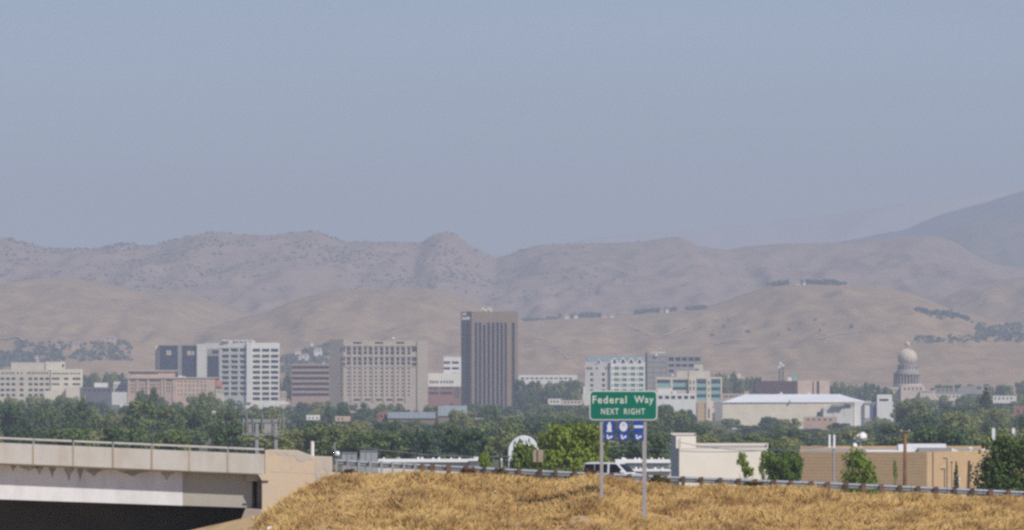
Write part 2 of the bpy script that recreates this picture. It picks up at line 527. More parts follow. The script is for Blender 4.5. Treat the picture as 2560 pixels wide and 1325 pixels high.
M_stone = mat('pale sandstone', (0.58, 0.49, 0.40), 0.9, 0.06, 0.3)
M_steel = mat('galvanised steel', (0.36, 0.38, 0.40), 0.5, 0.1, 2.0, metal=0.4)
M_dark = mat('dark opening', (0.03, 0.03, 0.035), 0.9)
M_darkmetal = mat('dark grey metal', (0.09, 0.09, 0.1), 0.6)

PANE_CACHE = {}
WR = random.Random(9)
M_blind = mat('window with blind', (0.13, 0.12, 0.12), 0.5)
def pane(parent, name, P, u, w, h, material, thick=0.12):
    """a pane centred on P, facing outward of direction u; mesh data shared between equal panes"""
    key = (round(w, 2), round(h, 2), material.name, name)
    if key not in PANE_CACHE:
        m = MB(); m.box(-w / 2, w / 2, -thick / 2, thick / 2, -h / 2, h / 2)
        me = bpy.data.meshes.new(name)
        me.from_pydata(m.v, [], m.f)
        me.materials.append(material)
        PANE_CACHE[key] = me
    return place(PANE_CACHE[key], name, parent, P, math.atan2(u[1], u[0]))

class Face:
    """one wall face between two (px, Y) corners, seen from the camera left to right"""
    def __init__(self, a, b):
        self.a, self.b = a, b
        self.P0 = Vector((XW(*a), a[1], 0)); self.P1 = Vector((XW(*b), b[1], 0))
        self.L = (self.P1 - self.P0).length
        self.u = (self.P1 - self.P0) / self.L
        self.n = Vector((self.u.y, -self.u.x, 0))
        self.Y = (a[1] + b[1]) / 2
    def uu(self, px): return (px - self.a[0]) / (self.b[0] - self.a[0]) * self.L
    def at(self, u, z, out=0.0):
        p = self.P0 + self.u * u + self.n * out
        return (p.x, p.y, z)

def wall_face(m, fc, z0, z1, rects, depth):
    R = [(max(0.02, fc.uu(p0)), min(fc.L - 0.02, fc.uu(p1)), max(z0 + .02, ZW(r1, fc.Y)), min(z1 - .02, ZW(r0, fc.Y))) for p0, r0, p1, r1 in rects]
    us = sorted({0.0, fc.L, *[q for r in R for q in r[:2]]}); zs = sorted({z0, z1, *[q for r in R for q in r[2:]]})
    for i in range(len(us) - 1):
        run = None
        for j in range(len(zs) - 1):
            uc, zc = (us[i] + us[i + 1]) / 2, (zs[j] + zs[j + 1]) / 2
            hole = any(r[0] < uc < r[1] and r[2] < zc < r[3] for r in R)
            if not hole and run is None: run = zs[j]
            if hole and run is not None:
                m.quad(fc.at(us[i], run), fc.at(us[i + 1], run), fc.at(us[i + 1], zs[j]), fc.at(us[i], zs[j])); run = None
        if run is not None:
            m.quad(fc.at(us[i], run), fc.at(us[i + 1], run), fc.at(us[i + 1], z1), fc.at(us[i], z1))
    for u0, u1, a, b in R:
        d = -depth
        m.quad(fc.at(u0, a, d), fc.at(u0, a), fc.at(u0, b), fc.at(u0, b, d))
        m.quad(fc.at(u1, a), fc.at(u1, a, d), fc.at(u1, b, d), fc.at(u1, b))
        m.quad(fc.at(u0, b), fc.at(u1, b), fc.at(u1, b, d), fc.at(u0, b, d))
        m.quad(fc.at(u0, a, d), fc.at(u1, a, d), fc.at(u1, a), fc.at(u0, a))
    return R

def mass(parent, front, top, material, rects=None, base=None, depth=20.0, inset=0.5, wmat=None, wname='window', name='wall', roofmat=None, panes=None, parapet=0.8, Yref=None):
    """one block of a building: front = [(px, Y) ...] left to right; rects = openings per front face in photo pixels"""
    rects = rects or {}
    Y0 = Yref or front[0][1]
    z1 = ZW(top, Y0)
    z0 = g(Y0) - 0.5 if base is None else ZW(base, Y0)
    m = MB()
    pts = [(XW(p, y), y) for p, y in front]
    yb = max(y for _, y in front) + depth
    back = [(XW(front[-1][0], front[-1][1]) * yb / front[-1][1], yb), (XW(front[0][0], front[0][1]) * yb / front[0][1], yb)]
    ring = pts + back
    k = len(ring)
    for i in range(k):
        A, B = ring[i], ring[(i + 1) % k]
        if i < len(front) - 1:
            fc = Face(front[i], front[i + 1])
            R = wall_face(m, fc, z0, z1, rects.get(i, []), inset)
            if panes is None:
                for u0, u1, a, b in R:
                    pane(parent, wname, fc.at((u0 + u1) / 2, (a + b) / 2, -inset - 0.07), fc.u, u1 - u0 + 0.1, b - a + 0.1, wmat or WR.choice([M_glass] * 5 + [M_glass_b] * 3 + [M_blind]))
            else:
                for p0, r0, p1, r1, pm, pn in panes.get(i, []):
                    pane(parent, pn, fc.at((fc.uu(p0) + fc.uu(p1)) / 2, (ZW(r0, fc.Y) + ZW(r1, fc.Y)) / 2, -inset + 0.1), fc.u, fc.uu(p1) - fc.uu(p0), ZW(r0, fc.Y) - ZW(r1, fc.Y), pm, 0.3)
                for u0, u1, a, b in R:
                    m.quad(fc.at(u0, a, -inset), fc.at(u1, a, -inset), fc.at(u1, b, -inset), fc.at(u0, b, -inset))
        else:
            m.quad((A[0], A[1], z0), (B[0], B[1], z0), (B[0], B[1], z1), (A[0], A[1], z1))
    # parapet: an inner ring and a sunken roof
    c = Vector((sum(p[0] for p in ring) / k, sum(p[1] for p in ring) / k))
    inner = []
    for p in ring:
        d = c - Vector(p); inner.append(tuple(Vector(p) + d.normalized() * 0.6))
    for i in range(k):
        j = (i + 1) % k
        m.quad((*ring[i], z1), (*ring[j], z1), (*inner[j], z1), (*inner[i], z1))
        m.quad((*inner[i], z1), (*inner[j], z1), (*inner[j], z1 - parapet), (*inner[i], z1 - parapet))
    o = m.build(name, material, parent)
    r = MB(); r.prism(inner, z1 - parapet - 0.2, z1 - parapet)
    r.build('roof', roofmat or M_roofg, parent)
    return o

def grid(cols, rows, w, h):
    return [(c - w / 2, r - h / 2, c + w / 2, r + h / 2) for c in cols for r in rows]

def pbox(parent, name, px0, r0, px1, r1, Y, depth, material):
    m = MB(); x0, x1 = XW(px0, Y), XW(px1, Y)
    m.box(x0, x1, Y, Y + depth, ZW(r1, Y), ZW(r0, Y))
    return m.build(name, material, parent)

def at_base(px, Y): return (XW(px, Y), Y, g(Y))

def text_part(s, name, fc_or_y, rect, material, parent, thick=0.01, out=0.02, bold=0.0, spacing=1.0):
    """flat lettering fitted to a rectangle given in photo pixels"""
    cu = bpy.data.curves.new('lettering', 'FONT')
    cu.body = s; cu.offset = bold; cu.space_character = spacing; cu.resolution_u = 3
    ob = bpy.data.objects.new('lettering', cu); COL.objects.link(ob)
    dg = bpy.context.evaluated_depsgraph_get(); dg.update()
    me = bpy.data.meshes.new_from_object(ob.evaluated_get(dg))
    vs = np.array([v.co[:] for v in me.vertices]); fs = [tuple(p.vertices) for p in me.polygons]
    bpy.data.objects.remove(ob); bpy.data.curves.remove(cu); bpy.data.meshes.remove(me)
    lo, hi = vs.min(0), vs.max(0)
    fc = fc_or_y if isinstance(fc_or_y, Face) else Face((0, fc_or_y), (2560, fc_or_y))
    p0, r0, p1, r1 = rect
    m = MB()
    for x, y, _ in vs:
        px = p0 + (x - lo[0]) / (hi[0] - lo[0]) * (p1 - p0); row = r1 - (y - lo[1]) / (hi[1] - lo[1]) * (r1 - r0)
        m.v.append(fc.at(fc.uu(px), ZW(row, fc.Y), out))
    m.f = fs
    return m.build(name, material, parent)

# 1. cream office with gridded facade, left edge
Yb = 4300
b = thing('office_building', 'cream office block with gridded windows and a rooftop penthouse at the left edge', 'building', at_base(100, Yb))
mass(b, [(-60, Yb), (127, Yb)], 924, M_cream, {0: grid([6, 20, 34, 54, 76, 90, 104, 118, -8, -22, -36], [947, 960.5, 975, 988], 9.5, 6.5) + grid([6, 13, 20, 27, 34, 45, 54, 70, 76, 83, 90, 97, 104, 111, 118], [933], 4, 5)}, depth=30, inset=0.8)
mass(b, [(127.2, Yb - 1), (207, Yb - 1)], 923, M_cream2, {0: [(129, 944, 149, 950), (160, 944, 171, 950), (181, 944, 201, 950), (129, 958, 149, 963), (160, 958, 171, 963), (181, 958, 201, 963)] + grid([133, 139, 145, 151, 158, 164, 170, 178, 184, 191, 198], [934], 4, 4.5)}, depth=30, inset=0.6)
mass(b, [(28, Yb + 6), (114, Yb + 6)], 906, M_cream, base=930, depth=16, name='penthouse')
mass(b, [(114.2, Yb + 5), (163, Yb + 5)], 904.5, M_cream2, {0: [(155, 911, 160, 918)]}, base=930, depth=16, name='penthouse')
pbox(b, 'lower_wing', 165, 966, 198, 1000, Yb - 12, 10, M_cream2)
pbox(b, 'lower_wing', 112, 977, 141, 1000, Yb - 14, 10, M_cream2)

# small buildings between
b = thing('flat_roofed_building', 'small white two storey building with dark roofs left of the pink brick building', 'building', at_base(300, 4050))
mass(b, [(280, 4050), (318, 4050)], 980, M_pale, base=1012, depth=14)
mass(b, [(284, 4070), (319, 4070)], 954, M_pale, {0: grid([289, 297, 305, 313], [964, 973], 5, 4)}, base=1012, depth=20)
b = thing('brick_shop', 'low dark brick building with a pale roof right of the cream office', 'building', at_base(240, 4200))
mass(b, [(200, 4200), (282, 4200)], 968, M_grayd, {0: grid([212, 224, 236, 248, 260, 272], [976], 7, 5)}, depth=16, roofmat=M_pale)
mass(b, [(236, 4215), (270, 4215)], 957, M_pale, base=970, depth=10, name='upper_storey')
b = thing('white_shed', 'white low roof showing among trees below the pink brick building', 'building', at_base(300, 3300))
mass(b, [(300, 3300), (327, 3300)], 1012, M_white2, base=1024, depth=8, roofmat=M_whiteroof)

# 2. pink brick building with attic storey and wing
Yb = 4050
b = thing('brick_building', 'pink brick building with a set back attic storey and long lower wing', 'building', at_base(400, Yb))
piers = [(335, 950, 341, 1000), (349, 951, 353, 956), (356, 951, 360, 956), (366, 951, 372, 995), (387, 951, 392, 1000), (415, 951, 419, 1000), (424, 952, 427, 957), (430, 952, 433, 957)]
mass(b, [(320, Yb), (440, Yb)], 944, M_pink, {0: grid([326, 332], [953, 962, 971, 980], 3, 4) + grid([346, 352, 358, 364], [953, 961, 970, 979], 2.6, 4) + grid([376, 382, 388, 396], [953, 962, 970], 3, 4.5) + grid([418, 424], [952, 960, 969, 978], 3, 4.5)}, depth=22, inset=0.4, wmat=M_glass_brown)
for p in (321, 342, 369, 404, 412, 433):
    pbox(b, 'pier', p - 1.2, 946, p + 4, 1010, Yb - 0.6, 0.5, M_pink2)
pbox(b, 'cornice', 317, 942, 441, 946.5, Yb - 1.2, 23, M_pink2)
mass(b, [(321, Yb + 3), (438, Yb + 3)], 926, M_pink2, {0: [(324, 931, 395, 936)]}, base=944, depth=16, name='attic', wmat=M_gray)
pbox(b, 'cornice', 319, 925, 440, 928.5, Yb + 2, 18, M_beige)
mass(b, [(435, Yb + 8), (538, Yb + 8)], 944.5, M_pink2, {0: grid([446, 454, 464, 474, 484, 494, 504, 513], [954, 964, 976, 986], 3, 4.2)}, depth=20, inset=0.35, wmat=M_glass_brown)
pbox(b, 'cornice', 434.5, 943, 541, 946, Yb + 7.4, 21, M_pink2)
pbox(b, 'roof_unit', 446, 939, 456, 943, Yb + 14, 4, M_white2)
pbox(b, 'roof_unit', 459, 940, 463, 943, Yb + 14, 3, M_white2)
b = thing('red_roofed_house', 'building with a steep red roof tucked against the white office tower', 'building', at_base(550, 4150))
m = MB(); Y = 4150
xa, xb = XW(539, Y), XW(556, Y); zt, ze = ZW(950, Y), ZW(966, Y)
m.hexa([(xa, Y, ze), (xb, Y, ze), (xb, Y + 14, ze), (xa, Y + 14, ze)], [(xa, Y + 6.9, zt), (xb - 2.2, Y + 6.9, zt), (xb - 2.2, Y + 7.1, zt), (xa, Y + 7.1, zt)])
m.build('roof', M_redroof, b)
mass(b, [(540, 4151), (560, 4151)], 966.5, M_cream, {0: grid([545, 550, 556], [972, 980], 3, 4)}, depth=12)

# 3. dark glass building
Yb = 4500
b = thing('glass_office_building', 'dark blue glass office block with pale piers beside the white office tower', 'building', at_base(450, Yb))
fl = list(np.arange(864, 1000, 6.8))
def bay(p0, p1, r0=864): return [(p0, r, p1, r + 6.0, M_glass_b if random.random() < .8 else M_glass, 'window') for r in fl if r >= r0]
mass(b, [(388, Yb), (397.2, Yb)], 876, M_grayd, depth=24)
pbox(b, 'stair_tower', 389, 864, 396.5, 877, Yb + 3, 8, M_cream2)
mass(b, [(397.3, Yb), (492, Yb)], 862.5, M_gray, {0: [(398.5, 864, 444.5, 1000), (454.5, 864, 491, 1000)]}, depth=24, panes={0: bay(399, 444) + bay(455, 490.5)}, inset=0.9)
mass(b, [(492.2, Yb - 2), (517, Yb - 2)], 860, M_pale, depth=26, name='pier')
mass(b, [(509, Yb + 2), (548, Yb + 2)], 857, M_gray, {0: [(511, 864, 531, 872), (518, 890, 547, 1000), (530, 876, 547, 884)]}, depth=24, panes={0: [(p0, r, p1, r1, M_glass, n) for p0, r, p1, r1, _, n in bay(518, 547, 890)] + [(511, 864, 531, 872, M_glass, 'window'), (530, 876, 547, 884, M_glass, 'window')]}, inset=0.9)
for p0, p1, r0, r1 in ((416, 428, 876, 888), (468, 478, 877, 888), (480, 488, 878, 888)):
    pbox(b, 'curtain', p0, r0, p1, r1, Yb + 0.35, 0.12, M_beige)

# 4. white office tower, two faces that meet in a blunt corner
Yb = 4400
b = thing('office_tower', 'white concrete office tower with three window columns on each of two faces', 'building', at_base(620, Yb))
rw = [875, 890.6, 904, 917.5, 930.8, 944.2, 957.6, 971, 984.5]
mass(b, [(548, Yb + 9), (616, Yb)], 868, M_whitec, {0: grid([563, 585.5, 608], rw, 18, 7.8)}, depth=30, inset=1.0, Yref=Yb)
mass(b, [(616.2, Yb), (699, Yb + 2)], 857, M_whitec, {0: grid([641, 664, 686.5], [r + (0.8 if r < 880 else 0) for r in rw] + [997], 18.5, 7.8)}, depth=30, inset=1.0, Yref=Yb)
pbox(b, 'corner_pier', 616.5, 856.5, 629.5, 1006, Yb - 1.5, 1.4, M_white2)
mass(b, [(512, Yb + 14), (616, Yb + 10)], 857.5, M_pale, base=872, depth=20, name='parapet_storey')
mass(b, [(552, Yb + 12), (638, Yb + 12)], 851, M_pale, base=860, depth=14, name='penthouse')
for p in (559, 566, 571, 588, 596, 606, 616, 628):
    pbox(b, 'roof_unit', p - 2.6, 848.5 + random.random() * 2, p + 2.6, 853, Yb + 10, 4, M_white2)
b = thing('entrance_canopy', 'white vaulted canopy at the foot of the white office tower', 'canopy', at_base(680, 3900))
m = MB(); m.slab_xz([(XW(655, 3900) + (XW(722, 3900) - XW(655, 3900)) * t, ZW(1008, 3900) + 1.6 * math.sin(math.pi * ((t * 2) % 1.0001)) ) for t in np.linspace(0, 1, 17)][::-1] + [(XW(655, 3900), ZW(1011, 3900)), (XW(722, 3900), ZW(1011, 3900))], 3900, 3908)
m.build('roof', M_white2, b)
for p in (658, 689, 719): pbox(b, 'post', p - .6, 1009, p + .6, 1040, 3902, 0.3, M_white2)
b = thing('pink_annex', 'small pinkish block between the white tower and the banded brick building', 'building', at_base(708, 4150))
mass(b, [(700, 4150), (716, 4150)], 978, M_pink2, {0: grid([704, 711], [984, 991], 3, 3)}, depth=10)

# 5. banded brown building
Yb = 4330
b = thing('banded_office_building', 'brown brick office block with continuous dark window bands beside the beige hotel', 'building', at_base(775, Yb))
rows5 = [918.5, 932.4, 946, 959.7, 973.3, 986.6]
mass(b, [(729, Yb), (823, Yb)], 909, M_brownband, {0: [(730, r - 3.6, 822.5, r + 3.6) for r in rows5]}, depth=28, inset=1.0,
     panes={0: [(730.5 + i * 11.5, r - 3.5, 730.5 + (i + 1) * 11.5 - 0.4, r + 3.5, M_glass_b, 'window') for r in rows5 for i in range(8)]})
pbox(b, 'roof_unit', 806, 906.5, 812, 909.5, Yb + 8, 4, M_white2)

# 6. beige hotel
Yb = 4400
b = thing('hotel_building', 'wide beige precast hotel slab with rows of small windows and tall upper window pairs', 'building', at_base(945, Yb))
cols6 = [871, 886.5, 898.5, 913, 925.6, 940, 953.6, 967.5, 980, 994.5, 1007, 1022]
small = grid(cols6, [922, 931.4, 941, 950.2, 959.4, 968.7, 978, 987.5], 5, 4.2)
tall = []
for c in cols6:
    for r in (872.5, 882.3, 898, 908.2):
        tall.append((c - 3.6, r - 4.2, c + 3.6, r + 4.2))
top6 = [(883, 855, 904, 859.5), (937, 855, 958, 859.5), (990, 855, 1011, 859.5)]
arc = [(c - 8, 997, c + 8, 1002) for c in (892, 919, 947, 974, 1000)]
mass(b, [(859, Yb), (1043, Yb)], 851, M_beige, {0: small + tall + top6 + arc}, depth=22, inset=0.7)
mass(b, [(824, Yb + 6), (858.8, Yb - 1)], 848, M_beige, {0: grid([853], [922, 931.4, 941, 950.2, 959.4, 968.7, 978, 987.5], 5, 4.2)}, depth=24, inset=0.6, Yref=Yb)
mass(b, [(1043.2, Yb - 1), (1069, Yb - 1)], 851.5, M_beige, depth=24, name='end_wall')
for p in (858.3, 1036):
    for r0, r1 in ((867.5, 878), (893, 901), (906, 914)):
        pbox(b, 'balcony_opening', p - 5, r0, p + 4.5, r1, Yb - 0.35, 0.3, M_glass)
for c in (879, 906, 933, 960, 987, 1014.5):
    pbox(b, 'pilaster', c - 1.8, 862, c + 1.8, 1004, Yb - 0.6, 0.55, M_beige)
pbox(b, 'cornice', 860, 863, 1042.5, 865.5, Yb - 0.5, 0.45, M_beige)
pbox(b, 'cornice', 860, 890, 1042.5, 892.2, Yb - 0.35, 0.3, M_beige)
pbox(b, 'cornice', 860, 914.6, 1042.5, 917, Yb - 0.35, 0.3, M_beige)
m = MB(); zc = ZW(846.5, Yb + 5); m.lathe([(0.02, zc - 1.1), (0.75, zc - 0.8), (1.1, zc), (0.75, zc + 0.8), (0.02, zc + 1.1)], XW(983, Yb + 5), Yb + 5, 12)
m.build('radar_dome', M_white2, b, smooth=True)
m = MB(); m.tube([(XW(983, Yb + 5), Yb + 5, zc - 1), (XW(983, Yb + 5), Yb + 5, zc - 3)], 0.3); m.build('mast', M_white2, b)

# 7. white stepped building left of the tower
Yb = 4426
b = thing('stepped_building', 'white stepped building with a red brick base left of the brown tower', 'building', at_base(1110, Yb))
mass(b, [(1109, Yb + 10), (1153, Yb + 10)], 892, M_white2, {0: grid([1117, 1138.5], [906.6, 921], 17, 6) + [(1130, 932, 1147, 936)]}, depth=20, inset=0.7)
mass(b, [(1070, Yb), (1153, Yb)], 933, M_whitec, {0: grid([1076, 1082, 1088, 1094, 1103, 1111, 1118, 1125, 1131], [955], 4, 7)}, base=967, depth=28)
mass(b, [(1070, Yb - 1), (1153, Yb - 1)], 966.5, M_redbrick, {0: [(1072, 967.5, 1096, 973), (1100, 967.5, 1131, 973), (1072, 980, 1096, 986), (1100, 980, 1131, 986), (1135, 968, 1147, 996)]}, depth=28)

# 8. brown bank tower
Yb = 4500
b = thing('bank_tower', 'tall brown stone bank tower with vertical dark window strips and a corner sign', 'tower', at_base(1225, Yb))
left = (1152.5, Yb + 34); cor = (1179, Yb); right = (1295, Yb + 8)
strips = [(c - 2.9, 806.5 + (6 if i == 2 else 0), c + 2.9, 1030) for i, c in enumerate([1189.5, 1199.5, 1210, 1221, 1232, 1243.3, 1253.7, 1264])] + [(1279, 806.5, 1286.5, 1030)]
mass(b, [left, cor, right], 778.6, M_brown, {0: [(1165.3, 807, 1174, 1030)], 1: strips}, depth=18, inset=1.3, wmat=M_glass_brown, Yref=Yb)
f1 = Face(cor, right)
for c in (1194.5, 1204.7, 1215.5, 1226.5, 1237.7, 1248.5, 1258.8):
    m = MB(); u = f1.uu(c)
    m.hexa([f1.at(u - .55, g(Yb), 0.5), f1.at(u + .55, g(Yb), 0.5), f1.at(u + .55, g(Yb), 0.003), f1.at(u - .55, g(Yb), 0.003)],
           [f1.at(u - .55, ZW(806, Yb), 0.5), f1.at(u + .55, ZW(806, Yb), 0.5), f1.at(u + .55, ZW(806, Yb), 0.003), f1.at(u - .55, ZW(806, Yb), 0.003)])
    m.build('fin', M_fin, b)
f0 = Face(left, cor)
M_red = mat('red sign face', (0.55, 0.05, 0.07), 0.5); M_sign_w = mat('white sign letters', (0.85, 0.85, 0.87), 0.5)
for m_, e_ in ((M_red, .35), (M_sign_w, .45)):          # glow added to lift the shaded sign; the banner emblem shares it
    pb_ = m_.node_tree.nodes['Principled BSDF']
    pb_.inputs['Emission Color'].default_value = pb_.inputs['Base Color'].default_value
    pb_.inputs['Emission Strength'].default_value = e_
sg = MB(); sg.poly([f0.at(f0.uu(p), ZW(r, f0.Y), 0.25) for p, r in ((1156, 789), (1162, 788.6), (1168, 787.5), (1168, 780.5), (1156, 780.5))]); sgo = sg.build('sign_panel', M_red, b)
text_part('us', 'lettering', f0, (1157.5, 782.5, 1166.5, 788), M_sign_w, sgo, out=0.32, bold=0.03)
text_part('bank', 'lettering', f0, (1156.2, 790, 1177.3, 799.5), M_sign_w, b, out=0.3, bold=0.035)
m = MB(); Y = Yb + 12
for p0, p1 in ((1203, 1214), (1218, 1228)):
    xa, xb, za, zb = XW(p0, Y), XW(p1, Y), ZW(779, Y), ZW(771, Y)
    o = MB(); o.tube([(xa + (xb - xa) * t, Y, za + (zb - za) * math.sin(math.pi * (0.15 + 0.85 * t))) for t in np.linspace(0, 1, 7)], 0.6); o.build('roof_equipment', M_cream2, b)

# 9. white gothic-gabled building
Yb = 4150
b = thing('gabled_building', 'white building with four pointed gables and green tinted windows behind the green sign', 'building', at_base(1535, Yb))
rw9 = [921, 935.6, 949.6, 963.4, 977, 990]
mass(b, [(1463, Yb + 2.2), (1527.8, Yb - 1)], 905, M_pale, {0: grid([1479, 1508.5], rw9[1:], 7.5, 7) + grid([1468, 1473, 1478, 1492, 1514, 1520], [921], 4.2, 6)}, depth=24, inset=0.5, Yref=Yb)  # greyer colour than the front stands in for weaker light on this wall
gl = []
mass(b, [(1528, Yb - 2), (1612.5, Yb - 2)], 905, M_whitec, {0: grid([1541, 1561, 1582, 1602.5], rw9, 12, 8) + grid([1531, 1551.5, 1572, 1593], rw9, 2.6, 6)}, depth=24, inset=0.5, wmat=M_glass_t)
pbox(b, 'corner_pier', 1526.5, 900, 1530, 1000, Yb - 3, 0.9, M_white2)
for c in (1536.3, 1557.6, 1578, 1599.2):
    Y = Yb - 2; x0, x1, xm = XW(c - 8.4, Y), XW(c + 8.4, Y), XW(c, Y)
    m = MB(); m.slab_xz([(x0, ZW(905, Y)), (x1, ZW(905, Y)), (x1, ZW(903.5, Y)), (xm, ZW(892.5, Y)), (x0, ZW(903.5, Y))], Y - 0.1, Y + 1)
    m.build('gable', M_white2, b)
    m = MB(); m.slab_xz([(x0 + 1.0, ZW(907.5, Y)), (x1 - 1.0, ZW(907.5, Y)), (xm + 0.5, ZW(898.5, Y)), (xm - 0.5, ZW(898.5, Y))], Y - 0.25, Y - 0.12)
    m.build('gable_window', M_glass, b)
Y = Yb + 3; m = MB()
m.hexa([(XW(1468, Y), Y, ZW(905, Y)), (XW(1612, Y), Y, ZW(905, Y)), (XW(1612, Y), Y + 22, ZW(905, Y)), (XW(1468, Y), Y + 22, ZW(905, Y))],
       [(XW(1468.5, Y), Y + 7, ZW(890, Y)), (XW(1611.5, Y), Y + 7, ZW(890, Y)), (XW(1611.5, Y), Y + 15, ZW(890, Y)), (XW(1468.5, Y), Y + 15, ZW(890, Y))])
m.build('mansard_roof', M_slate, b)
Y = Yb + 0.8; m = MB(); m.slab_xz([(XW(1489, Y), ZW(908, Y)), (XW(1505, Y), ZW(908, Y)), (XW(1497, Y), ZW(896, Y))], Y - .6, Y + 2); m.build('gable', M_pale, b)
pbox(b, 'gable_window', 1495, 901, 1499, 907, Y - .8, 0.15, M_glass)
pbox(b, 'lower_wing', 1458, 966, 1463.5, 1010, Yb + 2, 8, M_pale)
pbox(b, 'lower_wing', 1456, 985, 1466, 1012, Yb - 5, 6, M_pale)

# 10. gray tower and gridded wing
Yb = 4500
b = thing('grey_office_tower', 'grey concrete tower with a gridded window wing behind the gabled building', 'building', at_base(1680, Yb))
mass(b, [(1612.8, Yb), (1618, Yb)], 880, M_grayd, depth=20, name='side_wall')
mass(b, [(1618.2, Yb - 1), (1667.5, Yb - 1)], 884, M_gray, {0: [(1618.6 + 16.3 * i + 0.8, 892 + 13 * j, 1618.6 + 16.3 * (i + 1) - 0.8, 892 + 13 * j + 11.5) for i in range(3) for j in range(8)]}, depth=20, inset=0.25, wmat=M_gray, wname='wall_panel')
mass(b, [(1626, Yb + 4), (1664, Yb + 4)], 878.5, M_cream, base=888, depth=10, name='penthouse')
mass(b, [(1667.7, Yb + 2), (1754, Yb + 2)], 889.5, M_gray, {0: grid([1678, 1695, 1711, 1727.5, 1743.5], [898], 13, 9) + grid([1678, 1695, 1711, 1727.5], [913.6], 13, 6.5) + grid([1678], [927.5], 13, 6)}, depth=22, inset=0.9)
m = MB(); m.lathe([(0.05, ZW(874.5, Yb + 6)), (0.9, ZW(873.3, Yb + 6)), (0.9, ZW(872.5, Yb + 6)), (0.05, ZW(871.5, Yb + 6))], XW(1651, Yb + 6), Yb + 6, 10); m.build('dish', M_white2, b, smooth=True)
m = MB(); m.tube([(XW(1651, Yb + 6), Yb + 6, ZW(874, Yb + 6)), (XW(1651, Yb + 6), Yb + 6, ZW(882, Yb + 6))], 0.2); m.build('mast', M_steel, b)
pbox(b, 'roof_unit', 1637, 885, 1644, 890.5, Yb - 2.2, 1.1, M_white2)

# 11. cream stepped building with teal glass bands
Yb = 4250
b = thing('stepped_office_building', 'cream stepped office block with teal glass bands right of the green sign', 'building', at_base(1730, Yb))
def bands(p0, p1, r0, r1, n):
    out = []; h = (r1 - r0) / n
    for i in range(n):
        rr = r0 + i * h
        out.append((p0, rr + 0.3, p1, rr + h * 0.45, M_glass_b, 'window'))
        out.append((p0, rr + h * 0.47, p1, rr + h - 0.2, M_glass_t2, 'spandrel_panel'))
    return out
mass(b, [(1640, Yb), (1722, Yb)], 942.7, M_cream, {0: [(1642, 949, 1675.5, 968.5), (1682, 949, 1719, 975)]}, depth=24, inset=0.7,
     panes={0: bands(1642.3, 1675.2, 949, 968, 1) + bands(1682.3, 1718.7, 949, 967, 1) + [(1682.3, 968, 1718.7, 974.5, M_glass_b, 'window')]})
mass(b, [(1722.2, Yb - 2), (1805, Yb - 2)], 942.7, M_cream2, {0: [(1741, 947, 1766, 1003), (1777.5, 947, 1801.5, 1003)] + grid([1726, 1734.5], [956, 971], 3.5, 9) + grid([1771.7], [957, 974, 990], 3, 8)}, depth=24, inset=0.7,
     panes={0: bands(1741.3, 1765.7, 951, 1003, 3) + bands(1777.8, 1801.2, 951, 1003, 3) + [(1741.3, 947, 1765.7, 950.5, M_glass_t, 'window'), (1777.8, 947, 1801.2, 950.5, M_glass_t, 'window')] + [(c - 1.7, r - 4.4, c + 1.7, r + 4.4, M_glass, 'window') for c in (1726, 1734.5) for r in (956, 971)] + [(1770.3, r - 3.9, 1773.1, r + 3.9, M_glass, 'window') for r in (957, 974, 990)]})
mass(b, [(1722.5, Yb + 5), (1775, Yb + 5)], 926.5, M_cream, base=943, depth=16, name='upper_storey')
mass(b, [(1735, Yb + 8), (1757, Yb + 8)], 911.5, M_cream, {0: [(1736, 922, 1747, 929)]}, base=943, depth=12, name='upper_storey')
mass(b, [(1692, Yb + 6), (1722, Yb + 6)], 927, M_cream, {0: []}, base=943, depth=16, name='upper_storey')
m = MB(); zc = ZW(939, Yb + 3); m.lathe([(0.05, zc - 1), (0.8, zc - .6), (1.0, zc), (0.7, zc + .7), (0.05, zc + 1)], XW(1681, Yb + 3), Yb + 3, 12); m.build('radar_dome', M_white2, b, smooth=True)
mass(b, [(1743, Yb - 6), (1774, Yb - 6)], 1004, M_tan, {0: []}, depth=12, name='base_storey')
pbox(b, 'pier', 1765, 1004, 1774.5, 1050, Yb - 7, 0.9, M_cream2)  # paler slab paints the sunlit side of the tan block
mass(b, [(1787, Yb - 4), (1806, Yb - 4)], 1004, M_gray, depth=14, name='base_storey')
b2 = thing('banner', 'white banner with a small red emblem hung between the tan base piers', 'banner', at_base(1781, 4240))
pbox(b2, 'cloth', 1779.5, 1010, 1786, 1032, 4240, 0.3, M_pale)
pbox(b2, 'emblem', 1782, 1014, 1785.3, 1019, 4239.9, 0.09, M_red)
b = thing('white_arcade_building', 'low white arcade with six dark openings in front of the teal glass block', 'building', at_base(1690, 4050))
mass(b, [(1636, 4050), (1740, 4050)], 984, M_white2, {0: grid([1651, 1667.6, 1683, 1699, 1715, 1731], [993.5], 10.5, 8)}, depth=12, inset=1.2, wname='opening', wmat=M_dark)
pbox(b, 'parapet_block', 1644, 972, 1680, 983.8, 4056, 6, M_white2)
pbox(b, 'parapet_block', 1681, 976.5, 1691, 983.7, 4054, 6, M_white2)
b = thing('brick_apartment_building', 'pinkish low building with small windows behind the left end of the arena roof', 'building', at_base(1830, 4350))
mass(b, [(1806, 4350), (1862, 4350)], 984, M_pink2, {0: grid([1812, 1818, 1826, 1833, 1841, 1849], [991], 4, 5)}, depth=12)
pbox(b, 'stair_tower', 1861, 978, 1873, 992, 4352, 8, M_pink2)

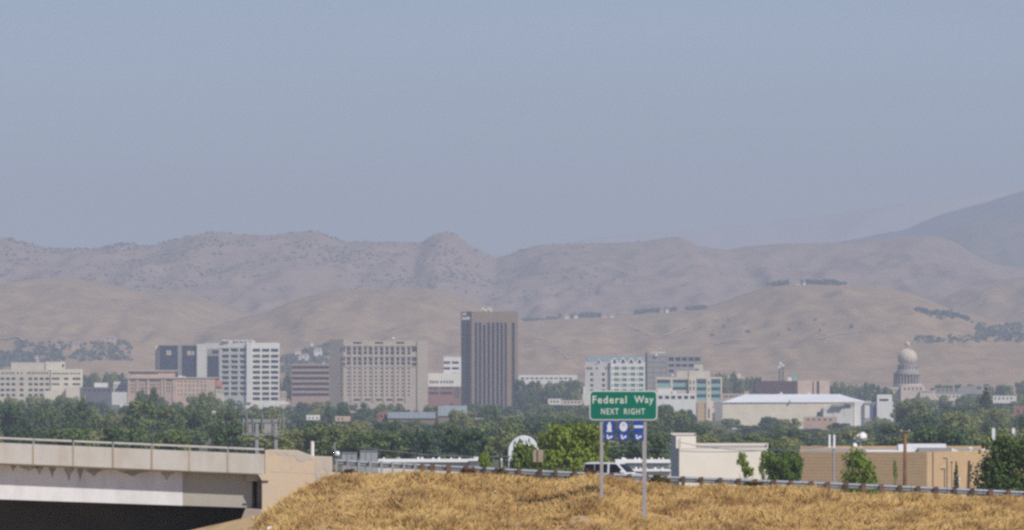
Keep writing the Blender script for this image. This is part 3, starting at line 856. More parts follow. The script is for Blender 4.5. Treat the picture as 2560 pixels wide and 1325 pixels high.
# 12. arena
Yb = 3600
b = thing('arena', 'large cream windowless arena with a broad white sloping roof', 'arena', at_base(1970, Yb))
mass(b, [(1806, Yb), (2135, Yb)], 1006, M_cream2, {0: [(2042, 1030, 2051, 1039)]}, depth=70, inset=0.5, roofmat=M_whiteroof)
Y = Yb - 0.8; m = MB()
yb2 = Y + 64
m.hexa([(XW(1804, Y), Y, ZW(1006.5, Y)), (XW(2162, Y), Y, ZW(1004, Y)), (XW(2162, Y) * yb2 / Y, yb2, ZW(1004, Y)), (XW(1804, Y) * yb2 / Y, yb2, ZW(1006.5, Y))],
       [(XW(1868, Y), Y + 30, ZW(985.5, Y + 30)), (XW(2106, Y), Y + 30, ZW(985.5, Y + 30)), (XW(2106, Y), Y + 44, ZW(986, Y + 44)), (XW(1868, Y), Y + 44, ZW(986, Y + 44))])
m.build('roof', M_whiteroof, b)
for p, r in ((1953, 981), (2022, 981)):
    pbox(b, 'roof_vent', p - 3, r, p + 3, 986.5, Yb + 32, 3, M_pale)
pbox(b, 'roof_vent', 1972, 1001, 1976, 1007, Yb - 1.6, 0.7, M_gray)
mass(b, [(2058, Yb - 7), (2134, Yb - 7)], 1017, M_pale, {0: [(2061, 1024, 2083, 1043), (2094, 1020, 2110, 1043)]}, depth=6.5, name='side_wing', wmat=M_pale, wname='wall_panel', inset=0.2)
pbox(b, 'canopy', 2080, 1011, 2110, 1015.5, Yb - 10, 9, M_gray)
pbox(b, 'canopy', 2112, 1005.5, 2134, 1010.5, Yb - 9, 8, M_gray)
mass(b, [(2135.2, Yb - 1), (2178, Yb - 1)], 1003.5, M_white2, {0: []}, depth=30, name='side_wing', roofmat=M_whiteroof)
mass(b, [(2160, Yb - 3), (2194, Yb - 3)], 1006, M_gray, {0: [(2162, 1012, 2176, 1045)]}, depth=20, name='side_wing', wname='sign_panel', wmat=M_white2, inset=0.2)
pbox(b, 'banner_strip', 2177, 1010, 2183, 1045, Yb - 3.5, 0.4, mat('blue violet panel', (0.12, 0.13, 0.35), 0.7))
mass(b, [(2192, Yb - 6), (2233.5, Yb - 6)], 1004.5, M_white2, {0: [(2231, 1011, 2233, 1018), (2231, 1022, 2233, 1029)]}, depth=20, name='stair_tower')
mass(b, [(2192.5, Yb - 4), (2230, Yb - 4)], 986.5, M_white2, {0: [(2198, 997, 2221, 1003)]}, base=1006, depth=14, name='stair_tower')
b = thing('low_brick_building', 'low pinkish brick building in front of the right half of the arena', 'building', at_base(2050, 3350))
mass(b, [(2008, 3350), (2092, 3350)], 1042, M_pink, {0: grid([2020, 2034, 2048, 2062, 2076], [1049], 6, 4)}, depth=14)

# 13. red brick hall behind arena
Yb = 4300
b = thing('brick_hall', 'dark red brick hall with a lit pinkish end behind the arena roof', 'building', at_base(1980, Yb))
mass(b, [(1889, Yb + 22), (1994, Yb)], 952.5, M_redbrick, depth=20, Yref=Yb)
mass(b, [(1994.2, Yb), (2074, Yb + 10)], 951.5, M_pink2, {0: [(2031, 953, 2034, 990), (2041.5, 953, 2048, 990)]}, depth=20, Yref=Yb, inset=1.0)
pbox(b, 'roof_unit', 1969, 943, 1979, 952.5, Yb + 12, 4, M_white2)
pbox(b, 'roof_unit', 1983, 938.5, 1992, 952, Yb + 14, 4, M_glass_t2)
# lattice mast
Y = 4600; b = thing('lattice_mast', 'dark lattice radio mast with dish antennas above the red brick hall', 'mast', at_base(1953, Y))
m = MB()
for p in (1947.5, 1958.5):
    for dy in (0, 2.6): m.tube([(XW(p, Y), Y + dy, 0), (XW(p, Y), Y + dy, ZW(905, Y))], 0.28, 5)
m.build('mast_leg', M_darkmetal, b); b.children[-1]['kind'] = 'stuff'
m = MB()
for i, r in enumerate(np.arange(908, 985, 6)):
    z = ZW(r, Y); z2 = ZW(r + 6, Y)
    for dy in (0, 2.6):
        m.tube([(XW(1947.5, Y), Y + dy, z), (XW(1958.5, Y), Y + dy, z2)], 0.16, 4); m.tube([(XW(1958.5, Y), Y + dy, z), (XW(1947.5, Y), Y + dy, z2)], 0.16, 4)
m.build('brace', M_darkmetal, b); b.children[-1]['kind'] = 'stuff'
for p, r in ((1951, 908), (1957, 913), (1948, 917)):
    m = MB(); m.tube([(XW(p, Y), Y - .6, ZW(r, Y)), (XW(p, Y), Y + .1, ZW(r, Y))], [1.3, 0.9], 12); m.build('dish', M_pale, b)

# 14. capitol
Yb = 4700; cx = XW(2271.5, Yb); k = Yb / F
b = thing('capitol_building', 'domed sandstone capitol with a columned drum and a lantern on top', 'capitol', at_base(2271, Yb))
def Zr(r): return ZW(r, Yb)
m = MB(); m.lathe([(23.8 * k * math.cos(a) + 0.02, Zr(894.5) + 22.5 * k * math.sin(a)) for a in np.linspace(-0.95, math.pi / 2, 18)], cx, Yb + 14, 32); m.build('dome', M_stone, b, smooth=True)
for i in range(16):
    a0 = 2 * math.pi * i / 16
    m = MB(); m.tube([(cx + 24.0 * k * math.cos(a) * math.cos(a0), Yb + 14 + 24.0 * k * math.cos(a) * math.sin(a0), Zr(894.5) + 22.7 * k * math.sin(a)) for a in np.linspace(-0.7, 1.45, 10)], 0.16, 4); m.build('dome_rib', M_stone, b)
m = MB(); m.lathe([(29 * k, Zr(931)), (29 * k, Zr(926)), (24.5 * k, Zr(925)), (24.5 * k, Zr(914)), (25.5 * k, Zr(913.5)), (25.5 * k, Zr(911.5)), (15 * k, Zr(911))], cx, Yb + 14, 32); m.build('upper_drum', M_stone_shade, b)
mw = None
for i in range(20):
    a = 2 * math.pi * (i + .5) / 20
    m = MB(); m.box(-0.45, 0.45, -.1, .1, Zr(920.5), Zr(914)); 
    if mw is None:
        o = MB(); o.box(-.4, .4, -.15, .15, -.9, .9); mw = bpy.data.meshes.new('window'); mw.from_pydata(o.v, [], o.f); mw.materials.append(M_glass_brown)
    place(mw, 'window', b, (cx + 24.55 * k * math.cos(a), Yb + 14 + 24.55 * k * math.sin(a), Zr(919.5)), a + math.pi / 2)
m = MB(); m.lathe([(35.5 * k, Zr(936)), (35.5 * k, Zr(931.5)), (29 * k, Zr(931)), (29 * k, Zr(930.5))], cx, Yb + 14, 32); m.build('cornice', M_stone_shade, b)
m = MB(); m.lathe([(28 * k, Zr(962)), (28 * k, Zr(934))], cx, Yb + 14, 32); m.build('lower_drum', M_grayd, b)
cm = None
for i in range(26):
    a = 2 * math.pi * i / 26
    if cm is None:
        o = MB(); h = (Zr(936) - Zr(960)); o.lathe([(.55, 0), (.5, .4), (.42, h - .4), (.6, h)], 0, 0, 10); cm = bpy.data.meshes.new('column'); cm.from_pydata(o.v, [], o.f); cm.materials.append(M_stone_shade)
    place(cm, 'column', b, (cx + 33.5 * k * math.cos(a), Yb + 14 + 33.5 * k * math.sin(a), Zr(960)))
m = MB(); m.lathe([(37 * k, Zr(975)), (37 * k, Zr(960)), (34 * k, Zr(959.8))], cx, Yb + 14, 32); m.build('base_drum', M_stone, b)
m = MB(); m.lathe([(3.0 * k, Zr(875)), (4.4 * k, Zr(873)), (2.2 * k, Zr(872)), (2.0 * k, Zr(865)), (6.0 * k, Zr(864)), (6.6 * k, Zr(858)), (3.2 * k, Zr(855)), (0.8 * k, Zr(853)), (0.5 * k, Zr(850))], cx, Yb + 14, 14); m.build('lantern', M_stone, b)
mass(b, [(2252, Yb - 8), (2312, Yb - 8)], 964, M_stone, {0: grid([2262, 2272, 2282, 2292, 2302], [972], 4, 6)}, depth=30, name='portico')
mass(b, [(2300, Yb - 14), (2338, Yb - 14)], 976, M_stone, {0: grid([2306, 2313, 2320, 2328], [980], 3.4, 5)}, depth=30, name='wing')
mass(b, [(2215, Yb), (2252, Yb)], 968, M_stone, {0: grid([2222, 2230, 2238, 2246], [976], 3.4, 5)}, depth=30, name='wing')

# 15. scattered low buildings
def low(name, label, px0, px1, top, base, Y, m_w, wins=None, roofmat=None, depth=12, cat='building', wmat=None):
    b = thing(name, label, cat, at_base((px0 + px1) / 2, Y))
    mass(b, [(px0, Y), (px1, Y)], top, m_w, {0: wins or []}, base=base, depth=depth, roofmat=roofmat, wmat=wmat)
    return b
b = low('long_white_building', 'long flat white building on the slope right of the brown tower', 1297, 1443, 937.5, 960, 4900, M_white2, [(1302 + i * 12, 944, 1310 + i * 12, 948) for i in range(11)], M_whiteroof)
low('white_shop', 'low white building with awnings below the trees right of the brown tower', 1370, 1404, 997, 1012, 3900, M_pale, grid([1378, 1386, 1394], [1004], 5, 4))
low('cream_shop', 'low cream building near the foot of the gabled building', 1405, 1456, 1001, 1013, 3950, M_cream, grid([1412, 1421, 1430, 1439, 1448], [1006], 5, 4))
low('white_kiosk', 'tiny white box building at the right foot of the brown tower', 1297, 1308, 990, 1004, 4300, M_white2)
b = low('grey_roofed_building', 'office with grey roof right of the capitol steps', 2337, 2405, 971, 990, 4500, M_gray, grid([2345, 2356, 2367, 2378, 2390], [976], 6, 4), M_metalroof)
low('white_apartment_building', 'white two storey building below the capitol among trees', 2336, 2416, 986, 1002, 4200, M_cream, grid([2344, 2354, 2364, 2374, 2384, 2394, 2406], [991], 4, 5))
b = low('green_roofed_hall', 'pale hall with a flat green roof right of the capitol', 2400, 2471, 965, 985, 4450, M_gray, [(2442, 964, 2452, 973)], M_glass_t2)
low('white_house', 'white house with a row of windows near the right edge under the spur', 2482, 2541, 989.5, 1008, 3900, M_pale, grid([2488, 2498, 2508, 2518, 2528], [996], 3.5, 6), M_gray)
low('red_building', 'red brick building at the right edge among the trees', 2533, 2620, 1015, 1045, 3000, M_redbrick, grid([2545, 2560, 2575], [1028], 5, 6))
low('grey_hall', 'low grey hall left of the capitol between trees', 2153, 2206, 975, 995, 4550, M_gray, grid([2162, 2172, 2182, 2192], [982], 4, 4))
b = low('tan_church', 'small tan building with a short tower left of the red brick hall', 1815, 1858, 941, 952, 5000, M_cream, grid([1822, 1832], [946], 4, 4))
pbox(b, 'tower', 1842, 934, 1852, 951, 4999, 8, M_cream2)
# gray metal roofs in the trees
def gable_shed(name, label, px0, px1, ridge, eave, base, Y, wallm, roofm, depth=16):
    b = thing(name, label, 'building', at_base((px0 + px1) / 2, Y))
    mass(b, [(px0, Y), (px1, Y)], eave - .2, wallm, {0: []}, base=base, depth=depth)
    x0, x1 = XW(px0 - 1, Y), XW(px1 + 1, Y); m = MB()
    zr, ze = ZW(ridge, Y + depth / 2), ZW(eave, Y)
    n = max(2, int((px1 - px0) / 11))
    m.hexa([(x0, Y - .5, ze), (x1, Y - .5, ze), (x1, Y + depth + .5, ze), (x0, Y + depth + .5, ze)], [(x0, Y + depth / 2 - .1, zr), (x1, Y + depth / 2 - .1, zr), (x1, Y + depth / 2 + .1, zr), (x0, Y + depth / 2 + .1, zr)])
    rf = m.build('roof', roofm, b)
    for i in range(n):
        x = x0 + (x1 - x0) * (i + .5) / n
        s = MB(); s.tube([(x, Y - .5, ze + .06), (x, Y + depth / 2, zr + .06)], 0.08, 4); s.build('roof_seam', roofm, rf)
    return b
gable_shed('metal_roofed_warehouse', 'long warehouse with a blue grey metal roof among the trees below the hotel', 970, 1087, 1030, 1046, 1060, 2600, M_brown, M_metalroof)
gable_shed('tall_metal_roofed_warehouse', 'taller warehouse with a blue grey metal roof below the brown tower', 1096, 1166, 1014, 1040, 1060, 2700, M_brown, M_metalroof, 18)
low('brick_gable_end', 'small brick building at the left end of the metal roofed warehouse', 945, 971, 1030, 1055, 2610, M_redbrick, grid([952, 962], [1040], 4, 5))
low('white_garage', 'tiny white garage roof between trees below the brown tower', 1188, 1210, 1046, 1056, 2300, M_white2, roofmat=M_whiteroof)
low('red_cottage', 'small house with white front and red end wall among trees below the banded building', 766, 800, 1038, 1050, 2300, M_white2, grid([773, 783, 793], [1045], 4, 4), M_redroof)
low('pink_cottage', 'pink house with a bright white roof among trees below the beige hotel', 838, 876, 1041, 1053, 2250, M_pink2, grid([846, 856], [1047], 4, 4), M_whiteroof)
low('white_cottage', 'tiny white cottage wall peeping from trees above the overpass', 524, 540, 1028, 1038, 2300, M_white2)

# ------------------------------------------------------------------ near buildings behind the guardrail
Yb = 900
M_wht = mat('painted white wall', (0.70, 0.64, 0.56), 0.85, 0.03, 0.3)
M_whts = mat('grey side wall', (0.42, 0.39, 0.40), 0.85, 0.04, 0.3)
b = thing('white_warehouse', 'plain white flat roofed warehouse with a raised corner block behind the guardrail', 'building', at_base(1800, Yb))
mass(b, [(1676, Yb + 40), (1698, Yb), (1920, Yb + 6)], 1120, M_wht, depth=22, parapet=0.4, Yref=Yb)
mass(b, [(1676.5, Yb + 39), (1690, Yb + 1.5), (1740, Yb + 3)], 1091, M_wht, base=1121, depth=14, name='corner_block', parapet=0.3, Yref=Yb)
f = Face((1698, Yb), (1920, Yb + 6))
m = MB(); m.quad(f.at(0.1, ZW(1121.5, Yb), 0.05), f.at(f.L - .1, ZW(1121.5, Yb), 0.05), f.at(f.L - .1, ZW(1120.2, Yb), 0.05), f.at(0.1, ZW(1120.2, Yb), 0.05)); m.build('coping', M_white2, b)
pbox(b, 'downpipe', 1699.3, 1094, 1700.7, 1121, Yb + 1.4, 0.06, M_darkmetal)

Yb = 800
b = thing('tan_store_building', 'tan block store building with a shaded long side and sunlit end behind the guardrail', 'building', at_base(2240, Yb))
mass(b, [(2000, Yb + 6), (2317, Yb), (2640, Yb + 40)], 1130, M_tan, depth=26, parapet=0.4, Yref=Yb)
fT = Face((2000, Yb + 6), (2317, Yb))
f2 = Face((2317, Yb), (2640, Yb + 40))
for r in range(1137, 1215, 8):
    m = MB(); z = ZW(r, Yb); m.quad(fT.at(0.1, z - .015, .012), fT.at(fT.L - .1, z - .015, .012), fT.at(fT.L - .1, z + .015, .012), fT.at(.1, z + .015, .012)); m.build('mortar_joint', mat('mortar', (0.47, 0.325, 0.19), 0.9), b)
m = MB(); u = f2.uu(2330); m.hexa([f2.at(u - .05, 14, .12), f2.at(u + .05, 14, .12), f2.at(u + .05, 14, .01), f2.at(u - .05, 14, .01)], [f2.at(u - .05, ZW(1130, Yb), .12), f2.at(u + .05, ZW(1130, Yb), .12), f2.at(u + .05, ZW(1130, Yb), .01), f2.at(u - .05, ZW(1130, Yb), .01)]); m.build('downpipe', M_darkmetal, b)
m = MB(); u = f2.uu(2414); m.hexa([f2.at(u - .6, 14, .3), f2.at(u + .4, 14, .3), f2.at(u + .4, 14, .02), f2.at(u - .6, 14, .02)], [f2.at(u + .2, ZW(1155, Yb), .3), f2.at(u + .4, ZW(1155, Yb), .3), f2.at(u + .4, ZW(1155, Yb), .02), f2.at(u + .2, ZW(1155, Yb), .02)]); m.build('buttress', mat('brown steel', (0.12, 0.07, 0.045), 0.8), b)
pbox(b, 'roof_parapet', 2165, 1126, 2247, 1130, Yb + 10, 6, M_whiteroof)
ru = thing('rooftop_unit', 'long white air handling unit on the roof of the tan store', 'rooftop unit', W(2300, 1131, Yb + 14))
pbox(ru, 'housing', 2246, 1111, 2259, 1130, Yb + 13, 3, M_whiteroof)
pbox(ru, 'housing', 2259.3, 1110, 2365, 1119, Yb + 14, 4, M_whiteroof)
pbox(ru, 'housing', 2259.3, 1119.2, 2296, 1130, Yb + 14, 4, M_whiteroof)
pbox(ru, 'louver', 2296.3, 1119.5, 2376, 1131, Yb + 12, 3, M_gray)
ru = thing('rooftop_unit', 'small white roof vent right of the long air handling unit', 'rooftop unit', W(2387, 1131, Yb + 14))
m = MB(); Y = Yb + 14; m.slab_xz([(XW(2378, Y), ZW(1131, Y)), (XW(2396, Y), ZW(1131, Y)), (XW(2396, Y), ZW(1127, Y)), (XW(2379, Y), ZW(1120, Y))], Y, Y + 1.5); m.build('hood', M_whiteroof, ru)
for p, h, lab in ((2425, 1119, 'small white roof vent nearest the big dark tree on the tan store roof'), (2457, 1123, 'low white roof box beside the big dark tree on the tan store roof')):
    ru = thing('roof_vent', lab, 'roof vent', W(p, 1131, Yb + 18)); Y = Yb + 18
    m = MB(); m.lathe([(.2, ZW(1132, Y)), (.2, ZW(h + 3, Y)), (.36, ZW(h + 2, Y)), (.3, ZW(h, Y)), (.05, ZW(h - 1, Y))], XW(p, Y), Y, 10); m.build('cowl', M_whiteroof, ru)
# wall lamps on posts
for p, t, a, lab in ((2367, 1145, -1, 'taller black lamp post with a side arm in front of the sunlit tan wall'), (2361, 1172, -1, 'shorter black lamp post with a side arm in front of the sunlit tan wall')):
    Y = 770; b = thing('lamp_post', lab, 'lamp post', at_base(p, Y))
    m = MB(); m.tube([(XW(p, Y), Y, g(Y)), (XW(p, Y), Y, ZW(t, Y))], 0.07); m.build('pole', M_darkmetal, b)
    m = MB(); m.box(XW(p - 10, Y), XW(p, Y), Y - .15, Y + .15, ZW(t + 2, Y), ZW(t - 1, Y)); m.build('lamp_head', M_darkmetal, b)
Y = 772; b = thing('post', 'thin dark post with a small round top in front of the sunlit tan wall', 'post', at_base(2378, Y))
m = MB(); m.tube([(XW(2378.5, Y), Y, g(Y)), (XW(2378.5, Y), Y, ZW(1156, Y))], 0.05); m.build('pole', M_darkmetal, b)
m = MB(); m.lathe([(.02, ZW(1158, Y)), (.16, ZW(1157, Y)), (.16, ZW(1154.5, Y)), (.02, ZW(1153, Y))], XW(2378.5, Y), Y, 10); m.build('cap', M_darkmetal, b)

# dishes on a mast behind the tan store
Y = 830; b = thing('dish_mast', 'mast with a large round white dish and a small one above the tan store roof', 'dish antenna', W(2151, 1131, Y))
m = MB(); m.tube([(XW(2151, Y), Y, ZW(1140, Y)), (XW(2151, Y), Y, ZW(1094, Y))], 0.09); m.tube([(XW(2134, Y), Y, ZW(1096, Y)), (XW(2151, Y), Y, ZW(1103, Y))], 0.14); m.build('mast', M_white2, b)
for p, r, rad in ((2156, 1092, 0.62), (2146, 1091, .34), (2136.5, 1114, 0.36)):
    m = MB(); prof = [(rad * math.sin(a), rad * .35 * (1 - math.cos(a))) for a in np.linspace(0.02, math.pi / 2, 7)]
    c = Vector(W(p, r, Y - .3)); base = len(m.v); d = Vector((.35, -.9, .25)).normalized(); uu = d.cross(Vector((0, 0, 1))).normalized(); vv = d.cross(uu)
    m.lathe(prof + [(rad * 1.02, rad * .37), (.02, rad * .2)], 0, 0, 16)
    m.v = [tuple(c + uu * x + vv * y + d * z) for x, y, z in m.v]
    m.build('dish', M_white2, b, smooth=True)

# white twin bars on a grey pole, light bars, posts
Y = 450; b = thing('sign_pole', 'grey pole topped by two upright white bars in front of the tan store', 'pole', at_base(2083, Y))
m = MB(); m.tube([(XW(2083.5, Y), Y, g(Y)), (XW(2083.5, Y), Y, ZW(1120, Y))], 0.085); m.build('pole', M_steel, b)
m = MB(); m.box(XW(2070, Y), XW(2089, Y), Y - .08, Y + .08, ZW(1122.5, Y), ZW(1120, Y)); m.build('crossbar', M_steel, b)
for p in (2071.3, 2083): pbox(b, 'bar', p, 1087, p + 5, 1119.8, Y - .05, 0.12, M_whiteroof)
for p, lab in ((2483.5, 'white light bar on a thin pole left above the big dark tree'), (2533.5, 'white light bar on a thin pole rising behind the big dark tree')):
    Y = 900; b = thing('light_pole', lab, 'light pole', at_base(p, Y))
    m = MB(); m.tube([(XW(p, Y), Y, g(Y)), (XW(p, Y), Y, ZW(1100, Y))], 0.07); m.build('pole', M_steel, b)
    pbox(b, 'light_bar', p - 3.6, 1070, p + 3.6, 1101, Y - .15, .3, M_whiteroof)

# utility pole and line
M_wood = mat('weathered pole wood', (0.20, 0.105, 0.055), 0.9, 0.3, 1.5, stretch=(6, 6, 0.6))
Y = 480; b = thing('utility_pole', 'brown wooden utility pole standing behind the guardrail before the tan store', 'utility pole', at_base(2262, Y))
m = MB(); m.tube([(XW(2261, Y), Y, g(Y)), (XW(2262.5, Y), Y, ZW(1078, Y))], [0.19, 0.13], 10); m.build('pole', M_wood, b, smooth=True)
m = MB(); m.tube([(XW(2252, Y), Y - .12, ZW(1080, Y)), (XW(2273, Y), Y - .12, ZW(1080.5, Y))], 0.06, 6); m.build('crossarm', M_wood, b)
for p in (2253, 2272):
    m = MB(); m.lathe([(.03, ZW(1079, Y)), (.06, ZW(1077, Y)), (.05, ZW(1075, Y)), (.02, ZW(1074.5, Y))], XW(p, Y), Y - .12, 8); m.build('insulator', M_pale, b)
Yb_ = 800
b = thing('power_line', 'thin power lines running left from the wooden utility pole', 'power line', W(2253, 1080, Y))
for (p0, r0, y0), (p1, r1, y1) in (((2253, 1080, 480), (1560, 1112, 700)), ((2272, 1080.5, 480), (1700, 1106, 700)), ((1560, 1112, 700), (900, 1118, 640))):
    A, B = Vector(W(p0, r0, y0)), Vector(W(p1, r1, y1))
    m = MB(); m.tube([A.lerp(B, t) - Vector((0, 0, 1.2 * 4 * t * (1 - t))) for t in np.linspace(0, 1, 13)], 0.032, 4); m.build('wire', M_steel, b)

# dark poles in the middle
for p, t, Y, lab in ((1044, 1068, 640, 'slim dark pole rising before the trees left of the white sheds'), (1250, 1110, 640, 'short dark pole left of the arched white hut')):
    b = thing('pole', lab, 'pole', at_base(p, Y)); m = MB()
    m.tube([(XW(p, Y), Y, g(Y)), (XW(p, Y), Y, ZW(t, Y))], [.13, .09]); m.build('shaft', mat('dark green steel', (0.03, 0.05, 0.05), .6), b)
    m = MB(); m.lathe([(.1, ZW(t, Y)), (.14, ZW(t - 1, Y)), (.02, ZW(t - 2.5, Y))], XW(p, Y), Y, 8); m.build('cap', M_darkmetal, b)

# white sheds behind the guardrail
def shed_row(label, px0, px1, eave, ridge, base, Y, n):
    b = thing('storage_shed', label, 'shed', at_base((px0 + px1) / 2, Y))
    mass(b, [(px0, Y), (px1, Y)], eave, M_pale, {0: [(px0 + (px1 - px0) * (i + .15) / n, eave + 4, px0 + (px1 - px0) * (i + .85) / n, eave + 16) for i in range(n)]}, base=base, depth=9, wname='roller_door', wmat=M_white2, inset=.08, parapet=.1)
    m = MB(); x0, x1 = XW(px0 - 1, Y), XW(px1 + 1, Y)
    m.hexa([(x0, Y - .4, ZW(eave, Y)), (x1, Y - .4, ZW(eave, Y)), (x1, Y + 9.4, ZW(eave, Y)), (x0, Y + 9.4, ZW(eave, Y))], [(x0, Y + 4.4, ZW(ridge, Y + 4.4)), (x1, Y + 4.4, ZW(ridge, Y + 4.4)), (x1, Y + 4.6, ZW(ridge, Y + 4.4)), (x0, Y + 4.6, ZW(ridge, Y + 4.4))])
    rf = m.build('roof', M_white2, b)
    for i in range(n):
        p = px0 + (px1 - px0) * (i + random.random()) / n
        pbox(b, 'roof_vent', p - 2.5, ridge - 2.5 - random.random() * 2, p + 2.5, ridge + 3, Y + 4, 1, M_whiteroof if random.random() < .6 else M_pale)
    return b
shed_row('long low white storage shed just behind the left guardrail', 945, 1172, 1155, 1147, 1185, 620, 9)
shed_row('white storage shed with a bright end wall left of the roadside bush', 1173, 1205, 1152, 1146, 1185, 612, 2)
shed_row('white storage shed with roof vents behind the vehicle and sign posts', 1540, 1676, 1157, 1148, 1168, 760, 7)
shed_row('lower white storage shed in front of the vented one beside the warehouse', 1572, 1677, 1178, 1172, 1200, 700, 5)

# arched white hut behind the near tree
Y = 760; b = thing('arched_hut', 'shiny white arched metal hut half hidden behind the near green tree', 'hut', at_base(1309, Y))
M_shiny = mat('shiny white metal', (0.72, 0.74, 0.78), 0.28, 0.05, .5, metal=.5)
cxh, zb, R, Hh = XW(1309, Y), g(Y), 38 * Y / F, ZW(1091, Y) - g(Y)
for i in range(6):
    y0 = Y + i * 2.0
    m = MB(); n = 16
    ang = [math.pi * k / n for k in range(n + 1)]
    o = [(cxh - R * math.cos(a), zb + (Hh - R) + R * math.sin(a)) for a in ang]
    o = [(cxh - R, zb)] + o + [(cxh + R, zb)]
    inn = [(cxh + (x - cxh) * .82, zb + (z - zb) * .88) for x, z in o]
    for (a, b2), (c, d) in zip(zip(o[:-1], o[1:]), zip(inn[:-1], inn[1:])):
        m.quad((a[0], y0, a[1]), (b2[0], y0, b2[1]), (b2[0], y0 + 1.95, b2[1]), (a[0], y0 + 1.95, a[1]))
        m.quad((c[0], y0, c[1]), (d[0], y0, d[1]), (b2[0], y0, b2[1]), (a[0], y0, a[1]))
    m.build('roof_rib', M_whiteroof, b)
m = MB(); m.poly([(x, Y + .6, z) for x, z in reversed(inn)]); m.build('end_wall', M_gray, b)

# ------------------------------------------------------------------ trees
def leaf_mat(name, c0, c1, mid=None):
    m = bpy.data.materials.new(name); m.use_nodes = True
    nt = m.node_tree; b = nt.nodes['Principled BSDF']
    b.inputs['Roughness'].default_value = 0.7; b.inputs['Specular IOR Level'].default_value = 0.15
    oi = nt.nodes.new('ShaderNodeObjectInfo'); geo = nt.nodes.new('ShaderNodeNewGeometry')
    nz = nt.nodes.new('ShaderNodeTexNoise'); nz.inputs['Scale'].default_value = 0.5; nz.inputs['Detail'].default_value = 3
    nt.links.new(geo.outputs['Position'], nz.inputs['Vector'])
    ad = nt.nodes.new('ShaderNodeMath'); ad.operation = 'MULTIPLY_ADD'
    nt.links.new(oi.outputs['Random'], ad.inputs[0]); ad.inputs[1].default_value = 0.95
    sb = nt.nodes.new('ShaderNodeMath'); sb.operation = 'MULTIPLY_ADD'; sb.inputs[1].default_value = 0.9; sb.inputs[2].default_value = -0.3
    nt.links.new(nz.outputs['Fac'], sb.inputs[0]); nt.links.new(sb.outputs[0], ad.inputs[2])
    r = nt.nodes.new('ShaderNodeValToRGB'); r.color_ramp.elements[0].color = (*c0, 1); r.color_ramp.elements[1].color = (*c1, 1)
    if mid: r.color_ramp.elements.new(.5).color = (*mid, 1)
    nt.links.new(ad.outputs[0], r.inputs['Fac'])
    nt.links.new(r.outputs['Color'], b.inputs['Base Color'])
    tr = nt.nodes.new('ShaderNodeBsdfTranslucent'); nt.links.new(r.outputs['Color'], tr.inputs['Color'])
    mx = nt.nodes.new('ShaderNodeMixShader'); mx.inputs[0].default_value = 0.25
    out = nt.nodes['Material Output']
    nt.links.new(b.outputs[0], mx.inputs[1]); nt.links.new(tr.outputs[0], mx.inputs[2]); nt.links.new(mx.outputs[0], out.inputs['Surface'])
    return m
M_leaf = leaf_mat('belt foliage', (0.042, 0.088, 0.042), (0.255, 0.275, 0.090), (0.096, 0.150, 0.052))
M_leaf_near = leaf_mat('bright foliage', (0.09, 0.15, 0.02), (0.215, 0.275, 0.04))
M_leaf_dark = leaf_mat('conifer foliage', (0.022, 0.045, 0.018), (0.05, 0.08, 0.025))
M_leaf_conif = leaf_mat('big dark tree foliage', (0.035, 0.065, 0.024), (0.075, 0.11, 0.035))
M_leaf_mid = leaf_mat('mid green foliage', (0.045, 0.085, 0.024), (0.11, 0.16, 0.035))
M_leaf_olive = leaf_mat('olive weed', (0.10, 0.085, 0.025), (0.15, 0.125, 0.04))
M_leaf_rust = leaf_mat('rusty dry weed', (0.13, 0.06, 0.03), (0.2, 0.1, 0.05))
M_bark = mat('bark', (0.10, 0.075, 0.055), 0.95, 0.2, 2)

def quads_from(P, N, S, rng):
    """small leaf clump faces at points P with normals N, size S"""
    n = len(P)
    t = rng.normal(size=(n, 3)); t -= (t * N).sum(1, keepdims=True) * N; t /= np.linalg.norm(t, axis=1, keepdims=True)
    bt = np.cross(N, t)
    S = S[:, None]; asp = rng.uniform(.55, 1.0, (n, 1))
    c = np.stack([P - t * S - bt * S * asp * .4, P + t * S * .1 - bt * S * asp, P + t * S + bt * S * asp * .2, P - t * S * .2 + bt * S * asp], 1)
    return c.reshape(-1, 3), np.arange(4 * n).reshape(n, 4)

